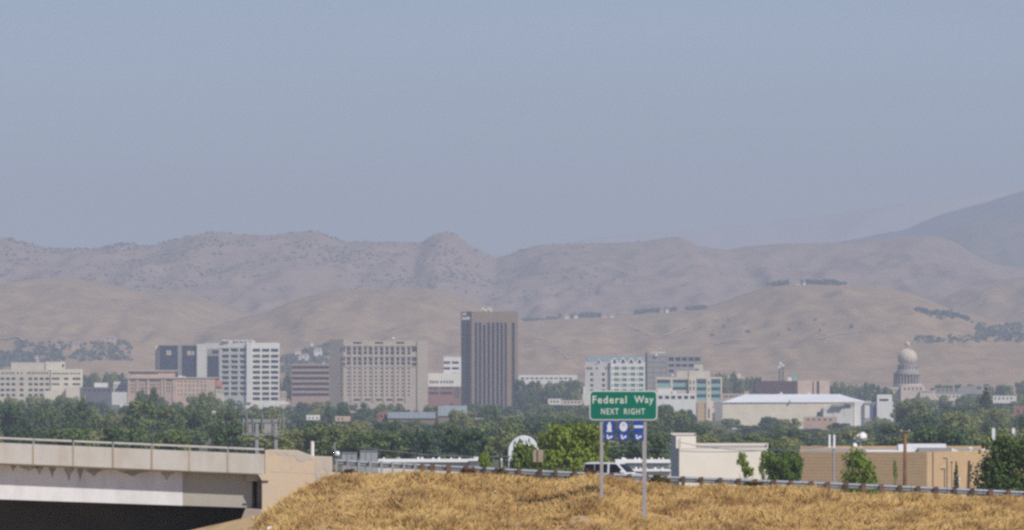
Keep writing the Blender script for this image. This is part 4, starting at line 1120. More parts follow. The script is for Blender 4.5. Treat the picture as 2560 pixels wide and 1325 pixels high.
def crown_mesh(seed, blobs=22, per=130, leaf=0.030, shape='round'):
    rng = np.random.default_rng(seed)
    Ps, Ns, Ss = [], [], []
    for i in range(blobs):
        a = rng.uniform(0, 2 * math.pi)
        if shape == 'round':
            t = rng.uniform(0.0, 1.0); hz = 0.36 + 0.50 * t
            rmax = 0.34 * math.sqrt(max(0.05, 1 - ((hz - 0.56) / 0.46) ** 2)); r = rmax * math.sqrt(rng.uniform(0.1, 1)); br = rng.uniform(0.085, 0.15)
        elif shape == 'tall':
            t = rng.uniform(0, 1); hz = 0.22 + 0.66 * t; rmax = 0.22 * (1 - .35 * t); r = rmax * math.sqrt(rng.uniform(.05, 1)); br = rng.uniform(.07, .12)
        elif shape == 'broad':
            t = rng.uniform(0, 1); hz = 0.40 + 0.40 * t; rmax = 0.50 * math.sqrt(max(0.08, 1 - ((hz - 0.55) / 0.40) ** 2)); r = rmax * math.sqrt(rng.uniform(.1, 1)); br = rng.uniform(.10, .17)
        elif shape == 'cone':
            t = rng.uniform(0, 1) ** 1.7; hz = 0.10 + 0.84 * t; rmax = 0.46 * (1 - t) ** .75 + .02; r = rmax * math.sqrt(rng.uniform(.1, 1)); br = rng.uniform(.06, .13) * (1.15 - .5 * t)
        else:  # low bush
            t = rng.uniform(0, 1); hz = 0.12 + 0.62 * t; rmax = 0.48 * (1 - .55 * t); r = rmax * math.sqrt(rng.uniform(.05, 1)); br = rng.uniform(.1, .2)
        c = np.array([r * math.cos(a), r * math.sin(a), hz])
        d = rng.normal(size=(per, 3)); d /= np.linalg.norm(d, axis=1, keepdims=True)
        rr = br * rng.uniform(.55, 1.12, (per, 1))
        Ps.append(c + d * rr * np.array([1.1, 1.1, .8])); nn = d + rng.normal(size=(per, 3)) * .55 + np.array([0, 0, .25])
        Ns.append(nn / np.linalg.norm(nn, axis=1, keepdims=True)); Ss.append(leaf * rng.uniform(.6, 1.3, per))
    P, N, S = np.concatenate(Ps), np.concatenate(Ns), np.concatenate(Ss)
    P[:, 2] *= 1.0 / np.percentile(P[:, 2], 99.6)
    return quads_from(P, N, S, rng)

def conifer_mesh(seed, tiers=16, per=70, leaf=.035, width=.27):
    rng = np.random.default_rng(seed)
    Ps, Ns = [], []
    for i in range(tiers):
        t = i / (tiers - 1); z = .08 + .9 * t; R = width * (1 - t) ** .8 + .015
        n = int(per * (1 - .75 * t)) + 8
        a = rng.uniform(0, 2 * math.pi, n); lob = 1 + .25 * np.sin(a * (4 + i % 3) + i); rr = R * lob * np.sqrt(rng.uniform(.15, 1, n))
        Ps.append(np.stack([rr * np.cos(a), rr * np.sin(a), z + .035 - rr * .22 + rng.normal(0, .012, n)], 1))
        nn = np.stack([np.cos(a) * .5, np.sin(a) * .5, np.full(n, .8)], 1) + rng.normal(size=(n, 3)) * .4; Ns.append(nn / np.linalg.norm(nn, axis=1, keepdims=True))
    P, N = np.concatenate(Ps), np.concatenate(Ns)
    return quads_from(P, N, leaf * rng.uniform(.6, 1.3, len(P)), rng)

def trunk_mesh(name, seed, h=0.6, r=.022, limbs=5):
    rng = random.Random(seed); m = MB()
    m.tube([(0, 0, -.03), (0.01, 0, h * .4), (.0, .01, h), (.01, .0, h + .2)], [r * 1.25, r, r * .6, r * .15], 7)
    for i in range(limbs):
        a = rng.uniform(0, 6.28); z = h * rng.uniform(.45, .95); l = rng.uniform(.14, .26)
        m.tube([(0, 0, z), (l * .5 * math.cos(a), l * .5 * math.sin(a), z + l * .45), (l * math.cos(a), l * math.sin(a), z + l * 1.0)], [r * .5, r * .35, r * .12], 5)
    me = bpy.data.meshes.new(name); me.from_pydata(m.v, [], m.f); me.materials.append(M_bark); return me

def leaf_data(name, cq, material): return raw_mesh(name, cq[0], cq[1], material, link=False)
ROUND = [leaf_data('crown', crown_mesh(100 + i), M_leaf) for i in range(6)]
BROAD = [leaf_data('crown', crown_mesh(200 + i, 26, 130, .034, 'broad'), M_leaf) for i in range(5)]
TALL = [leaf_data('crown', crown_mesh(300 + i, 24, 110, .024, 'tall'), M_leaf) for i in range(3)]
CONI = [leaf_data('crown', conifer_mesh(400 + i), M_leaf_dark) for i in range(3)]
NEARC = [leaf_data('crown', crown_mesh(500 + i, 34, 170, .024, 'broad'), M_leaf_near) for i in range(2)]
TRUNKS = [trunk_mesh('trunk', 50 + i) for i in range(4)]
CTRUNK = trunk_mesh('trunk', 77, .75, .018, 0)

def tree(name, label, px, Y, top, width, crown, trunk=None, group=None, z=None, cat='tree', dz=0.0):
    zb = (g(Y) if z is None else z) + dz
    h = ZW(top, Y) - zb
    e = thing(name, label, cat, (XW(px, Y), Y, zb), group)
    v = np.empty(len(crown.vertices) * 3, np.float32); crown.vertices.foreach_get('co', v)
    w0 = crown.get('w0')
    if w0 is None:
        v = v.reshape(-1, 3); w0 = float(np.percentile(np.abs(v[:, :2]), 99)); crown['w0'] = w0
    s = (width * Y / F / 2) / w0
    e.scale = (s, s, h)
    e.rotation_euler = (0, 0, random.uniform(0, 6.28))
    for me, nm in ((trunk or random.choice(TRUNKS), 'trunk'), (crown, 'crown')):
        o = bpy.data.objects.new(nm, me); COL.objects.link(o); o.parent = e
    return e

ENV = poly_interp([(-100, 988), (0, 985), (60, 986), (200, 984), (240, 1000), (285, 1016), (318, 1000), (345, 985), (380, 978), (420, 992), (445, 1000), (480, 990), (520, 985), (560, 1000), (600, 997), (650, 1010), (700, 1018), (740, 1006), (820, 1000), (900, 1006), (1000, 1010), (1045, 1020), (1090, 1008), (1150, 1008), (1200, 1010), (1290, 1012), (1300, 1004), (1380, 1012), (1460, 1012),
                   (1640, 1010), (1700, 1006), (1740, 1030), (1770, 1046), (1800, 1052), (1840, 1042), (1900, 1046), (1950, 1032), (2000, 1046), (2090, 1058), (2130, 1038), (2150, 1034), (2190, 1042), (2228, 1046), (2242, 1012), (2290, 1003), (2340, 1010), (2380, 995), (2420, 1002), (2450, 985), (2500, 1006), (2700, 1002)])
LAND = [(-200, 330, 'above the left end of the overpass'), (330, 600, 'below the pink brick building'), (600, 940, 'between the overpass end and the beige hotel'), (940, 1290, 'below the brown bank tower'),
        (1290, 1480, 'above the arched white hut'), (1480, 1740, 'under the green sign'), (1740, 2000, 'left of the arena front'), (2000, 2240, 'right of the arena front'), (2240, 3000, 'below the domed capitol')]
DEPTH = ['frontmost tree', 'second row tree', 'third row tree', 'fourth row tree', 'rear row tree', 'rearmost tree']
ROWS = [(1150, 10.5), (1450, 11), (1800, 11.5), (2250, 12), (2800, 12.5), (3450, 13)]
tr = random.Random(5)
for ri, (Y0, wm) in enumerate(ROWS):
    t = ri / 5.0
    wpx = wm * F / Y0
    px = -70 + tr.uniform(0, 40)
    while px < 2640:
        Y = Y0 * tr.uniform(.92, 1.08)
        top = float(ENV(px)) + (1 - t) * 62 + tr.uniform(-6, 16) * (1 if ri < 5 else .5)
        if ri == 5: top = max(top, float(ENV(px)))
        if px < 620 and ri < 3: top -= 18
        if 740 < px < 1195 and Y < 2650: top = max(top, 1050 + tr.uniform(0, 14))
        if 250 < px < 330 and ri == 5: top = max(top, 1018)
        if ri <= 1: top = max(top, 1062 + tr.uniform(0, 15))
        if 2000 < px < 2100: top = max(top, 1056)
        if 1800 < px < 2235: top = max(top, float(ENV(px)) + 1)
        zt = ZW(top, Y); h = zt - g(Y)
        if h < 6: px += wpx * .5; continue
        if h > 21: top += (h - 21) * F / Y
        kind = tr.random()
        cr = tr.choice(BROAD) if kind < .45 else tr.choice(ROUND) if kind < .85 else tr.choice(TALL)
        land = next(l for a, b_, l in LAND if a <= px < b_)
        w = wpx * tr.uniform(.8, 1.25) * (.7 if cr in TALL else 1)
        tree('leafy_tree', f'leafy {DEPTH[ri]} of the wooded belt {land}', px, Y, top, w, cr, group=f'{DEPTH[ri]}s {land}')
        px += wpx * tr.uniform(.72, 1.0)

# trees the eye can single out
tree('leafy_tree', 'dark green tree rising in front of the pink brick building', 375, 2700, 972, 62, ROUND[0])
tree('leafy_tree', 'dark green tree overlapping the lower wing of the pink brick building', 512, 2600, 982, 58, ROUND[3])
tree('leafy_tree', 'round dark tree standing out below the left edge of the brown tower', 1152, 2200, 1026, 72, BROAD[1])
tree('conifer_tree', 'slim dark conifer below the foot of the brown tower', 1237, 2100, 1023, 26, CONI[0], CTRUNK)
tree('conifer_tree', 'tall dark conifer in the wood below the domed capitol', 2464, 2500, 974, 78, CONI[1], CTRUNK)
tree('leafy_tree', 'broad dark tree right of the white stair tower of the arena', 2285, 2300, 1003, 100, BROAD[2])
tree('leafy_tree', 'bright yellow green tree close behind the guardrail left of the sign post', 1425, 560, 1060, 190, NEARC[0])
tree('leafy_bush', 'bright green bush in front of the arched white hut', 1318, 600, 1107, 84, leaf_data('crown', crown_mesh(610, 34, 120, .035, 'bush'), M_leaf_near), cat='bush')
tree('leafy_bush', 'low bright green bush left of the arched white hut', 1208, 590, 1134, 66, leaf_data('crown', crown_mesh(611, 20, 120, .05, 'bush'), M_leaf_near), cat='bush')
tree('leafy_tree', 'dark green tree at the right end of the white warehouse', 1955, 640, 1126, 105, leaf_data('crown', crown_mesh(612, 30, 150, .028, 'broad'), M_leaf_near))
SAPM = [leaf_data('crown', crown_mesh(613 + i, 9, 70, .035, 'tall'), M_leaf_near) for i in range(2)]
tree('sapling', 'sparse sapling against the white warehouse wall', 1862, 620, 1132, 46, SAPM[0])
tree('sapling', 'thin sapling at the right corner of the white warehouse', 1908, 625, 1130, 22, SAPM[1])
BIGC = leaf_data('crown', crown_mesh(622, 40, 100, .030, 'bush'), M_leaf_near)
tree('young_tree', 'young bushy green tree in front of the shaded tan wall', 2148, 560, 1124, 104, BIGC, CTRUNK)
tree('large_evergreen', 'big dense dark green tree at the right edge in front of the tan store', 2524, 540, 1092, 200, leaf_data('crown', crown_mesh(623, 70, 110, .024, 'bush'), M_leaf_mid), CTRUNK)
tree('young_conifer', 'small dark conifer by the brown buttress of the tan store', 2390, 560, 1160, 34, CONI[2], CTRUNK)
tree('sapling', 'very thin sapling left of the utility pole by the tan wall', 2236, 700, 1150, 14, SAPM[0])
# far street trees in the city and below the hills
far = []
def far_belt(p0, p1, r0, r1, Y, n, w, name, lab, zrow=None):
    for i in range(n):
        p = p0 + (p1 - p0) * (i + tr.uniform(.2, .8)) / n
        zb = ZW(zrow, Y) if zrow else None
        tree('leafy_tree', lab, p, Y * tr.uniform(.99, 1.01), tr.uniform(r0, r1), w * tr.uniform(.8, 1.3), tr.choice(ROUND + BROAD), group=name, z=zb)
far_belt(205, 320, 925, 950, 4700, 8, 26, 'street trees between the cream office and the pink brick building', 'hazy tree behind the low brick building right of the cream office')
far_belt(1296, 1460, 950, 962, 4300, 9, 34, 'street trees right of the brown tower', 'hazy green tree below the long flat white building')
far_belt(1296, 1450, 972, 985, 4050, 8, 32, 'lower street trees right of the brown tower', 'hazy tree in the lower row right of the brown tower')
far_belt(1775, 1895, 928, 950, 4750, 7, 30, 'hazy trees right of the teal glass block', 'hazy tree behind the left part of the red brick hall')
far_belt(2076, 2240, 952, 972, 4550, 9, 32, 'hazy trees left of the capitol', 'hazy tree between the red brick hall and the capitol')
far_belt(2320, 2580, 952, 966, 4850, 12, 32, 'hazy trees right of the capitol', 'hazy tree on the flat right of the capitol drum')
far_belt(2250, 2580, 985, 1000, 4000, 11, 40, 'trees before the capitol', 'tree in the row in front of the capitol steps and white houses')
far_belt(700, 735, 930, 950, 4700, 3, 26, 'trees beside the banded building', 'hazy tree between the white tower and the banded brick building')

# hillside trees and brush: masses nobody could count
def scatter_tufts(name, spots, material, seed, faces=10):
    """spots: (x, y, z, radius); each tuft a few leaf faces"""
    rng = np.random.default_rng(seed)
    S = np.array(spots); n = len(S)
    d = rng.normal(size=(n, faces, 3)); d /= np.linalg.norm(d, axis=2, keepdims=True); d[:, :, 2] = np.abs(d[:, :, 2])
    P = (S[:, None, :3] + d * S[:, None, 3:4] * rng.uniform(.4, 1, (n, faces, 1))).reshape(-1, 3)
    nn = d.reshape(-1, 3) + rng.normal(size=(n * faces, 3)) * .5; nn /= np.linalg.norm(nn, axis=1, keepdims=True)
    c, q = quads_from(P, nn, np.repeat(S[:, 3], faces) * rng.uniform(.35, .7, n * faces), rng)
    return raw_mesh(name, c, q, material, 'stuff')
M_brush = leaf_mat('hill brush', (0.095, 0.115, 0.082), (0.145, 0.16, 0.105))
rng = np.random.default_rng(3)
# brush on the main ridge: denser in the folds
nB = 9000
Xb = rng.uniform(-1020, 1020, nB); Yb2 = rng.uniform(9850, 11600, nB)
Zb = z_ridge(Xb, Yb2)
keep = (fbm(Xb / 115.0, Yb2 / 180.0, 4) + rng.uniform(-.35, .35, nB) > 0.02) & (1280 + Xb * F / Yb2 < 1500 + rng.uniform(-250, 150, nB))
sp = [(x, y, z, r) for x, y, z, r in zip(Xb[keep], Yb2[keep], Zb[keep], rng.uniform(1.4, 3.8, keep.sum()))]
scatter_tufts('brush', sp, M_brush, 4, 7)
def on_foot(px, Y): 
    x = np.array([XW(px, Y)]); return float(z_foot(x, np.array([float(Y)]))[0])
def surf_at(px, row, y0=6000, y1=10700):
    """where the view ray through a photo point meets the foothills"""
    Ys = np.arange(y0, y1, 6.0); X = (px - 1280) * Ys / F
    zf = z_foot(X, Ys); zr = EYE - (row - HROW) * Ys / F
    hit = np.nonzero(zf >= zr)[0]
    return (X[hit[0]], Ys[hit[0]], zf[hit[0]]) if len(hit) else None
clus = [(2440, 2600, 812, 856, 170), (2290, 2450, 842, 858, 70), (40, 330, 858, 905, 190), (0, 150, 880, 925, 110), (-10, 75, 884, 925, 90),
        (695, 860, 858, 935, 300), (1360, 1500, 715, 740, 60), (2320, 2390, 780, 800, 30), (2380, 2420, 686, 694, 14), (1780, 2130, 800, 850, 16)]
sp = []
for p0, p1, r0, r1, n in clus:
    for i in range(n):
        p = rng.uniform(p0, p1); tt = (p - p0) / (p1 - p0)
        row = rng.uniform(r0, r1)
        if (p0, r0) == (1310, 778): row = 797 - 14 * tt + rng.uniform(-9, 3)
        if (p0, r0) == (695, 858): row = max(row, 905 - 52 * tt)
        hsrf = surf_at(p, row)
        if hsrf: sp.append((hsrf[0], hsrf[1], hsrf[2] + 1.0, rng.uniform(2.0, 4.6) if n > 80 else rng.uniform(1.5, 3.6)))
scatter_tufts('hillside_woods', sp, M_brush, 5, 14)

# hillside houses
def crest_at(px, y0=6400, y1=9400):
    Ys = np.arange(y0, y1, 8.0); X = (px - 1280) * Ys / F; zf = z_foot(X, Ys)
    i = int(np.argmax((zf - EYE) / Ys)); return X[i], Ys[i], zf[i]
sp = []
for p0, p1, n, dr in ((1308, 1420, 75, 0), (1400, 1545, 190, 6), (1585, 1765, 190, 4), (1918, 2115, 250, 6), (2285, 2450, 150, 4)):
    for i in range(n):
        p = rng.uniform(p0, p1)
        if math.sin(p * .11) + math.sin(p * .043 + 1) < rng.uniform(-1.6, .6): continue
        x, y, z = crest_at(p, 6400, 7700 if p > 2280 else 9400)
        y -= rng.uniform(0, 40); x = (p - 1280) * y / F; z = on_foot(p, y)
        sp.append((x, y, z + rng.uniform(0, dr * .7), rng.uniform(1.7, 4.2)))
scatter_tufts('ridge_trees', sp, M_brush, 8, 14)
for pts in ([(-14, 852), (20, 849), (45, 846), (70, 857), (95, 866), (125, 872)], [(1342, 846), (1365, 856), (1385, 870), (1405, 886), (1424, 902)], [(1560, 812), (1591, 825), (1620, 838), (1645, 848), (1672, 838), (1695, 829), (1732, 815)], [(1786, 864), (1815, 857), (1844, 850), (1858, 834), (1873, 818)], [(2050, 850), (2090, 836), (2130, 834), (2165, 828)]):
    m = MB(); q = []
    dense = [tuple(np.array(a) + (np.array(b_) - np.array(a)) * t) for a, b_ in zip(pts[:-1], pts[1:]) for t in np.linspace(0, 1, 6)[:-1]]
    for p, r in dense:
        h = surf_at(p, r)
        if h: q.append(h)
    for A, B in zip(q[:-1], q[1:]):
        if abs(A[1] - B[1]) < 220:
            m.quad((A[0], A[1] - 5, A[2] + 1.0), (B[0], B[1] - 5, B[2] + 1.0), (B[0], B[1] + 5, B[2] + 1.9), (A[0], A[1] + 5, A[2] + 1.9))
    if m.f: tag(m.build('dirt_track', mat('pale dirt', (0.50, 0.40, 0.27), .95, .1, .05)), kind='structure')
M_hw = [M_pale, M_cream2, M_white2, M_pink2]
hs = [(1418, 783, 12, 'white house among trees on the hillside ridge right of the brown tower'), (1440, 786, 10, 'second white house along the tree lined ridge right of the brown tower'), (1510, 780, 14, 'wide pale house at the right end of the tree lined ridge'), (1530, 782, 9, 'small white house at the very right end of the tree lined ridge'),
      (1655, 769, 9, 'pale house in the left part of the short hedge of hillside trees'), (1668, 770, 8, 'tiny white house in the middle of the short hedge of hillside trees'), (1995, 694, 14, 'grey roofed house in the tree clump on the upper right hill'), (2011, 696, 7, 'tiny white house in the tree clump on the upper right hill'),
      (96, 868, 9, 'white house lowest on the left hillside bench'), (145, 870, 13, 'tan house on the left hillside bench'), (188, 868, 18, 'wide white house in the centre of the left hillside bench'), (241, 855, 6, 'small white house near the top of the left hillside bench'), (276, 853, 28, 'long pale house at the top of the left hillside bench'), (92, 897, 9, 'tiny white house above the cream office penthouse'),
      (745, 884, 15, 'white house on the wooded knoll behind the banded building'), (780, 857 + 4, 7, 'tiny white house high on the wooded knoll left of the hotel'), (760, 899, 26, 'long pale house low on the wooded knoll behind the banded building'), (795, 884, 20, 'tan house on the wooded knoll left of the hotel'),
      (2250, 662, 10, 'white water tank like house on the bare upper right hill')]
for p, r, w, lab in hs:
    s = surf_at(p, r) if p < 1000 or p > 2200 else crest_at(p)
    if s is None: continue
    x, y, z = s; y -= 62; x *= y / (y + 62); z = EYE + (z - EYE) * y / (y + 62); ww = w * y / F; hh = max(2.6, min(4.5, ww * .5))
    b = thing('hillside_house', lab, 'house', (x, y, z), 'houses on the hillsides')
    m = MB(); m.box(x - ww / 2, x + ww / 2, y - 3, y + 4, z - 9, z + hh); m.build('wall', random.choice(M_hw), b)
    m = MB(); m.hexa([(x - ww / 2 - .4, y - 3.4, z + hh), (x + ww / 2 + .4, y - 3.4, z + hh), (x + ww / 2 + .4, y + 4.4, z + hh), (x - ww / 2 - .4, y + 4.4, z + hh)],
                     [(x - ww * .4, y + .3, z + hh * 1.5), (x + ww * .4, y + .3, z + hh * 1.5), (x + ww * .4, y + .7, z + hh * 1.5), (x - ww * .4, y + .7, z + hh * 1.5)])
    m.build('roof', random.choice([M_gray, M_brownband, M_gray]), b)
    for q in (-.25, .2):
        m = MB(); m.box(x + q * ww - ww * .06, x + q * ww + ww * .06, y - 3.08, y - 3.003, z + hh * .35, z + hh * .75); m.build('window', M_glass, b)

# ------------------------------------------------------------------ overpass
YB = 309.0
def conc_mat(name, base, stain, zscale=1.0, amt=0.6, sc=1.4, top=None):
    m = bpy.data.materials.new(name); m.use_nodes = True
    nt = m.node_tree; b = nt.nodes['Principled BSDF']; b.inputs['Roughness'].default_value = .9; b.inputs['Specular IOR Level'].default_value = .2
    geo = nt.nodes.new('ShaderNodeNewGeometry'); mp = nt.nodes.new('ShaderNodeMapping'); mp.inputs['Scale'].default_value = (1, 1, zscale)
    nt.links.new(geo.outputs['Position'], mp.inputs['Vector'])
    n1 = nt.nodes.new('ShaderNodeTexNoise'); n1.inputs['Scale'].default_value = sc; n1.inputs['Detail'].default_value = 7
    n2 = nt.nodes.new('ShaderNodeTexNoise'); n2.inputs['Scale'].default_value = sc * 9; n2.inputs['Detail'].default_value = 4
    nt.links.new(mp.outputs['Vector'], n1.inputs['Vector']); nt.links.new(geo.outputs['Position'], n2.inputs['Vector'])
    r = nt.nodes.new('ShaderNodeValToRGB'); r.color_ramp.elements[0].position = .45; r.color_ramp.elements[1].position = .7
    r.color_ramp.elements[0].color = (0, 0, 0, 1); r.color_ramp.elements[1].color = (amt, amt, amt, 1)
    nt.links.new(n1.outputs['Fac'], r.inputs['Fac'])
    mx = nt.nodes.new('ShaderNodeMix'); mx.data_type = 'RGBA'; mx.inputs['A'].default_value = (*base, 1); mx.inputs['B'].default_value = (*stain, 1)
    nt.links.new(r.outputs['Color'], mx.inputs['Factor'])
    mr = nt.nodes.new('ShaderNodeMapRange'); mr.inputs['To Min'].default_value = .88; mr.inputs['To Max'].default_value = 1.1
    nt.links.new(n2.outputs['Fac'], mr.inputs['Value'])
    sc_ = nt.nodes.new('ShaderNodeVectorMath'); sc_.operation = 'SCALE'
    nt.links.new(mx.outputs['Result'], sc_.inputs[0]); nt.links.new(mr.outputs['Result'], sc_.inputs['Scale'])
    nt.links.new(sc_.outputs['Vector'], b.inputs['Base Color'])
    return m
M_par = conc_mat('parapet concrete', (0.54, 0.525, 0.49), (0.46, 0.41, 0.35), .3, .7, 1.5)
M_rust = conc_mat('rust streak on concrete', (0.36, 0.27, 0.19), (0.44, 0.37, 0.3), .25, .9, 3.0)
M_gird_w = conc_mat('white painted girder', (0.76, 0.76, 0.78), (0.56, 0.55, 0.56), .35, .6, 1.6)
M_gird = conc_mat('concrete girder', (0.42, 0.40, 0.35), (0.36, 0.33, 0.3), .4, .6, .8)
M_wing = conc_mat('tan coated wing wall', (0.62, 0.505, 0.37), (0.54, 0.475, 0.395), .7, .8, .9)
M_peel = conc_mat('bare weathered concrete', (0.51, 0.47, 0.42), (0.60, 0.50, 0.39), .8, .9, 2.0)
M_padc = conc_mat('pedestal concrete', (0.36, 0.32, 0.28), (0.3, 0.26, 0.22), 1, .6, 2)
M_railp = mat('pale painted rail', (0.52, 0.50, 0.47), .6, .08, 2)
br = thing('overpass_bridge', 'concrete road overpass with a panelled parapet and pale girder over a dark opening', 'bridge', W(330, 1300, YB))
def ptop(p): return 1107 + .0432 * p
def pbot(p): return 1158 + .0412 * p
def gbot(p): return 1249 + .0345 * p
def hx(parent, name, p0, p1, rt, rb, y0, y1, material, bevel=0.0):
    m = MB(); xa, xb = XW(p0, YB), XW(p1, YB)
    m.hexa([(xa, y0, ZW(rb(p0), YB)), (xb, y0, ZW(rb(p1), YB)), (xb, y1, ZW(rb(p1), YB)), (xa, y1, ZW(rb(p0), YB))],
           [(xa, y0, ZW(rt(p0), YB)), (xb, y0, ZW(rt(p1), YB)), (xb, y1, ZW(rt(p1), YB)), (xa, y1, ZW(rt(p0), YB))])
    return m.build(name, material, parent, bevel=bevel)
joints = [-1100 + 97.3 * i for i in range(11)] + [-13, 84, 184, 283, 380, 474, 570, 662]
joints = sorted(set(joints)); joints = [j for j in joints if j <= -100 or j >= -13]
for a, c in zip(joints[:-1], joints[1:]):
    hx(br, 'parapet_panel', a + .4, c - .4, ptop, pbot, YB, YB + .35, M_par, .015)
for a in joints[:-1]:
    hx(br, 'rust_streak', a - 3.2, a + .2 + random.random() * 2, lambda p: ptop(p) + 1, lambda p: pbot(p) - 1 - 0 * p, YB - .004, YB - .001, M_rust)
    hx(br, 'rail_post', a - 1.6, a + 1.6, lambda p: ptop(p) - 14, lambda p: ptop(p) + .3, YB + .10, YB + .22, M_steel)
    hx(br, 'rail', a + 1.8, a + 95.3 if a < 570 else 660, lambda p: ptop(p) - 14.6, lambda p: ptop(p) - 9.8, YB + .08, YB + .22, M_railp)
hx(br, 'bottom_drip', joints[0], 650, lambda p: pbot(p) + .02, lambda p: pbot(p) + 1.6, YB + .03, YB + .3, M_par)
# deck slab, girders, soffit
hx(br, 'deck', joints[0], 655, lambda p: pbot(p) - 12, lambda p: pbot(p) + 4, YB + .36, YB + 22, M_gird)
hx(br, 'girder', joints[0], 455, lambda p: pbot(p) + 4.1, gbot, YB + .85, YB + 1.4, M_gird_w)
hx(br, 'girder', 455.4, 629, lambda p: pbot(p) + 4.1, lambda p: gbot(p) - .2, YB + .87, YB + 1.4, M_gird)
for i in range(1, 7):
    hx(br, 'girder', joints[0], 629, lambda p: pbot(p) + 4.1, gbot, YB + .85 + i * 3.2, YB + 1.4 + i * 3.2, M_gird)
M_drip = conc_mat('dark water stain', (0.33, 0.31, 0.31), (0.55, 0.54, 0.55), .4, .8, 3.0)
for p, w, h in ((30, 7, 14), (70, 26, 12), (96, 10, 20), (128, 9, 26), (170, 12, 32), (198, 8, 34), (232, 24, 18), (330, 40, 14), (415, 16, 20)):
    Yg_ = YB + .85
    z0_ = ZW(pbot(p) + 5.5, YB); zz = lambda q: z0_ - q * YB / F
    o_ = [(XW(p - w, YB), zz(0)), (XW(p - w * .7, YB), zz(h * .35)), (XW(p - w * .3, YB), zz(h * .6)), (XW(p - w * .1, YB), zz(h)), (XW(p + w * .15, YB), zz(h * .9)), (XW(p + w * .4, YB), zz(h * .45)), (XW(p + w, YB), zz(h * .2)), (XW(p + w, YB), zz(0))]
    m = MB(); m.slab_xz(o_, Yg_ - .006, Yg_ - .001); m.build('water_stain', M_drip, br)
hx(br, 'diaphragm', 616, 645, lambda p: pbot(p) + 4.1, lambda p: 1203, YB + .45, YB + .84, M_gird)
hx(br, 'far_parapet', joints[0], 655, lambda p: ptop(p) + 26, pbot, YB + 22.05, YB + 22.4, M_par)
# added shade wall, abutment wall, pedestal, wing wall
hx(br, 'underpass_shade_wall', joints[0], 639, lambda p: pbot(p) + 4.2, lambda p: 1420, YB + 4.6, YB + 5.0, mat('concrete darkened for shade', (0.07, 0.065, 0.06), .95, .2, .6))  # near-black wall added to darken the opening under the deck
hx(br, 'abutment_wall', 640, 662, lambda p: 1186, lambda p: 1330, YB + 1.2, YB + 22, M_padc)
m = MB(); m.slab_xz([(XW(600, YB), ZW(1306, YB)), (XW(656, YB), ZW(1306, YB)), (XW(656, YB), ZW(1273, YB)), (XW(614, YB), ZW(1271, YB))], YB - .3, YB + 3); m.build('pedestal', M_padc, br, bevel=.03)
pts = [(655, 1300), (668, 1300), (830, 1230), (830, 1142), (783, 1140), (762, 1133), (742, 1125.5), (673, 1124), (662.5, 1125), (662.5, 1185), (645, 1186), (655, 1203)]
wy = YB - .03
m = MB(); m.slab_xz([(XW(p, wy), ZW(r, wy)) for p, r in pts], wy, wy + .6); wing = m.build('wing_wall', M_wing, br, bevel=.02)
# peeled patches along the top of the wing wall
for pp in ([(674, 1125), (742, 1126.5), (783, 1141), (783, 1150), (770, 1148), (757, 1155), (744, 1150), (735, 1138), (722, 1140), (712, 1133), (700, 1139), (688, 1131), (674, 1140)],
           [(790, 1141), (829, 1143), (829, 1205), (815, 1212), (817, 1180), (806, 1168), (798, 1182), (800, 1215), (791, 1222), (789, 1180)]):
    m = MB(); m.slab_xz([(XW(p, wy), ZW(r, wy)) for p, r in pp][::-1], wy - .012, wy - .002); m.build('bare_patch', M_peel, wing)
m = MB(); m.slab_xz([(XW(646, wy), ZW(1204.5, wy)), (XW(671, wy), ZW(1204.5, wy)), (XW(671, wy), ZW(1201.5, wy)), (XW(646, wy), ZW(1201.5, wy))], wy - .06, wy - .004); m.build('ledge', M_dark, wing)
m = MB(); m.slab_xz([(XW(674, wy), ZW(1178.6, wy)), (XW(829, wy), ZW(1186.6, wy)), (XW(829, wy), ZW(1186, wy)), (XW(674, wy), ZW(1178, wy))], wy - .008, wy - .001); m.build('joint', M_peel, wing)

# steel sign frame behind the overpass
Y = 345; b = thing('steel_gantry', 'bare grey steel sign frame on two posts behind the overpass railing', 'sign frame', W(665, 1135, Y))
for p in (642.5, 690):
    m = MB(); m.box(XW(p - 4, Y), XW(p + 4, Y), Y - .1, Y + .1, ZW(1150, Y), ZW(1056.5, Y)); m.build('post', M_steel, b, bevel=.02)
M_lpipe = mat('light grey steel', (0.27, 0.27, 0.29), .6, .08, 2)
m = MB(); m.box(XW(606, Y), XW(711, Y), Y - .14, Y + .14, ZW(1056.3, Y), ZW(1047.5, Y)); m.build('beam', M_lpipe, b)
for p in (609, 618, 634, 657, 683, 700, 709):
    m = MB(); m.box(XW(p - 1, Y), XW(p + 1, Y), Y - .22, Y - .15, ZW(1087, Y), ZW(1030 if p in (618, 657, 709) else 1046, Y)); m.build('bracket', M_lpipe, b)
m = MB(); m.box(XW(606, Y), XW(709, Y), Y - .3, Y - .225, ZW(1087.5, Y), ZW(1085, Y)); m.build('rail', M_lpipe, b)
pm = mat('weathered sign back', (0.30, 0.29, 0.30), .7, .15, 2)
for p0, p1 in ((621, 632), (661, 681)):
    m = MB(); m.box(XW(p0, Y), XW(p1, Y), Y - .15, Y - .12, ZW(1083, Y), ZW(1059, Y)); m.build('panel', pm, b)
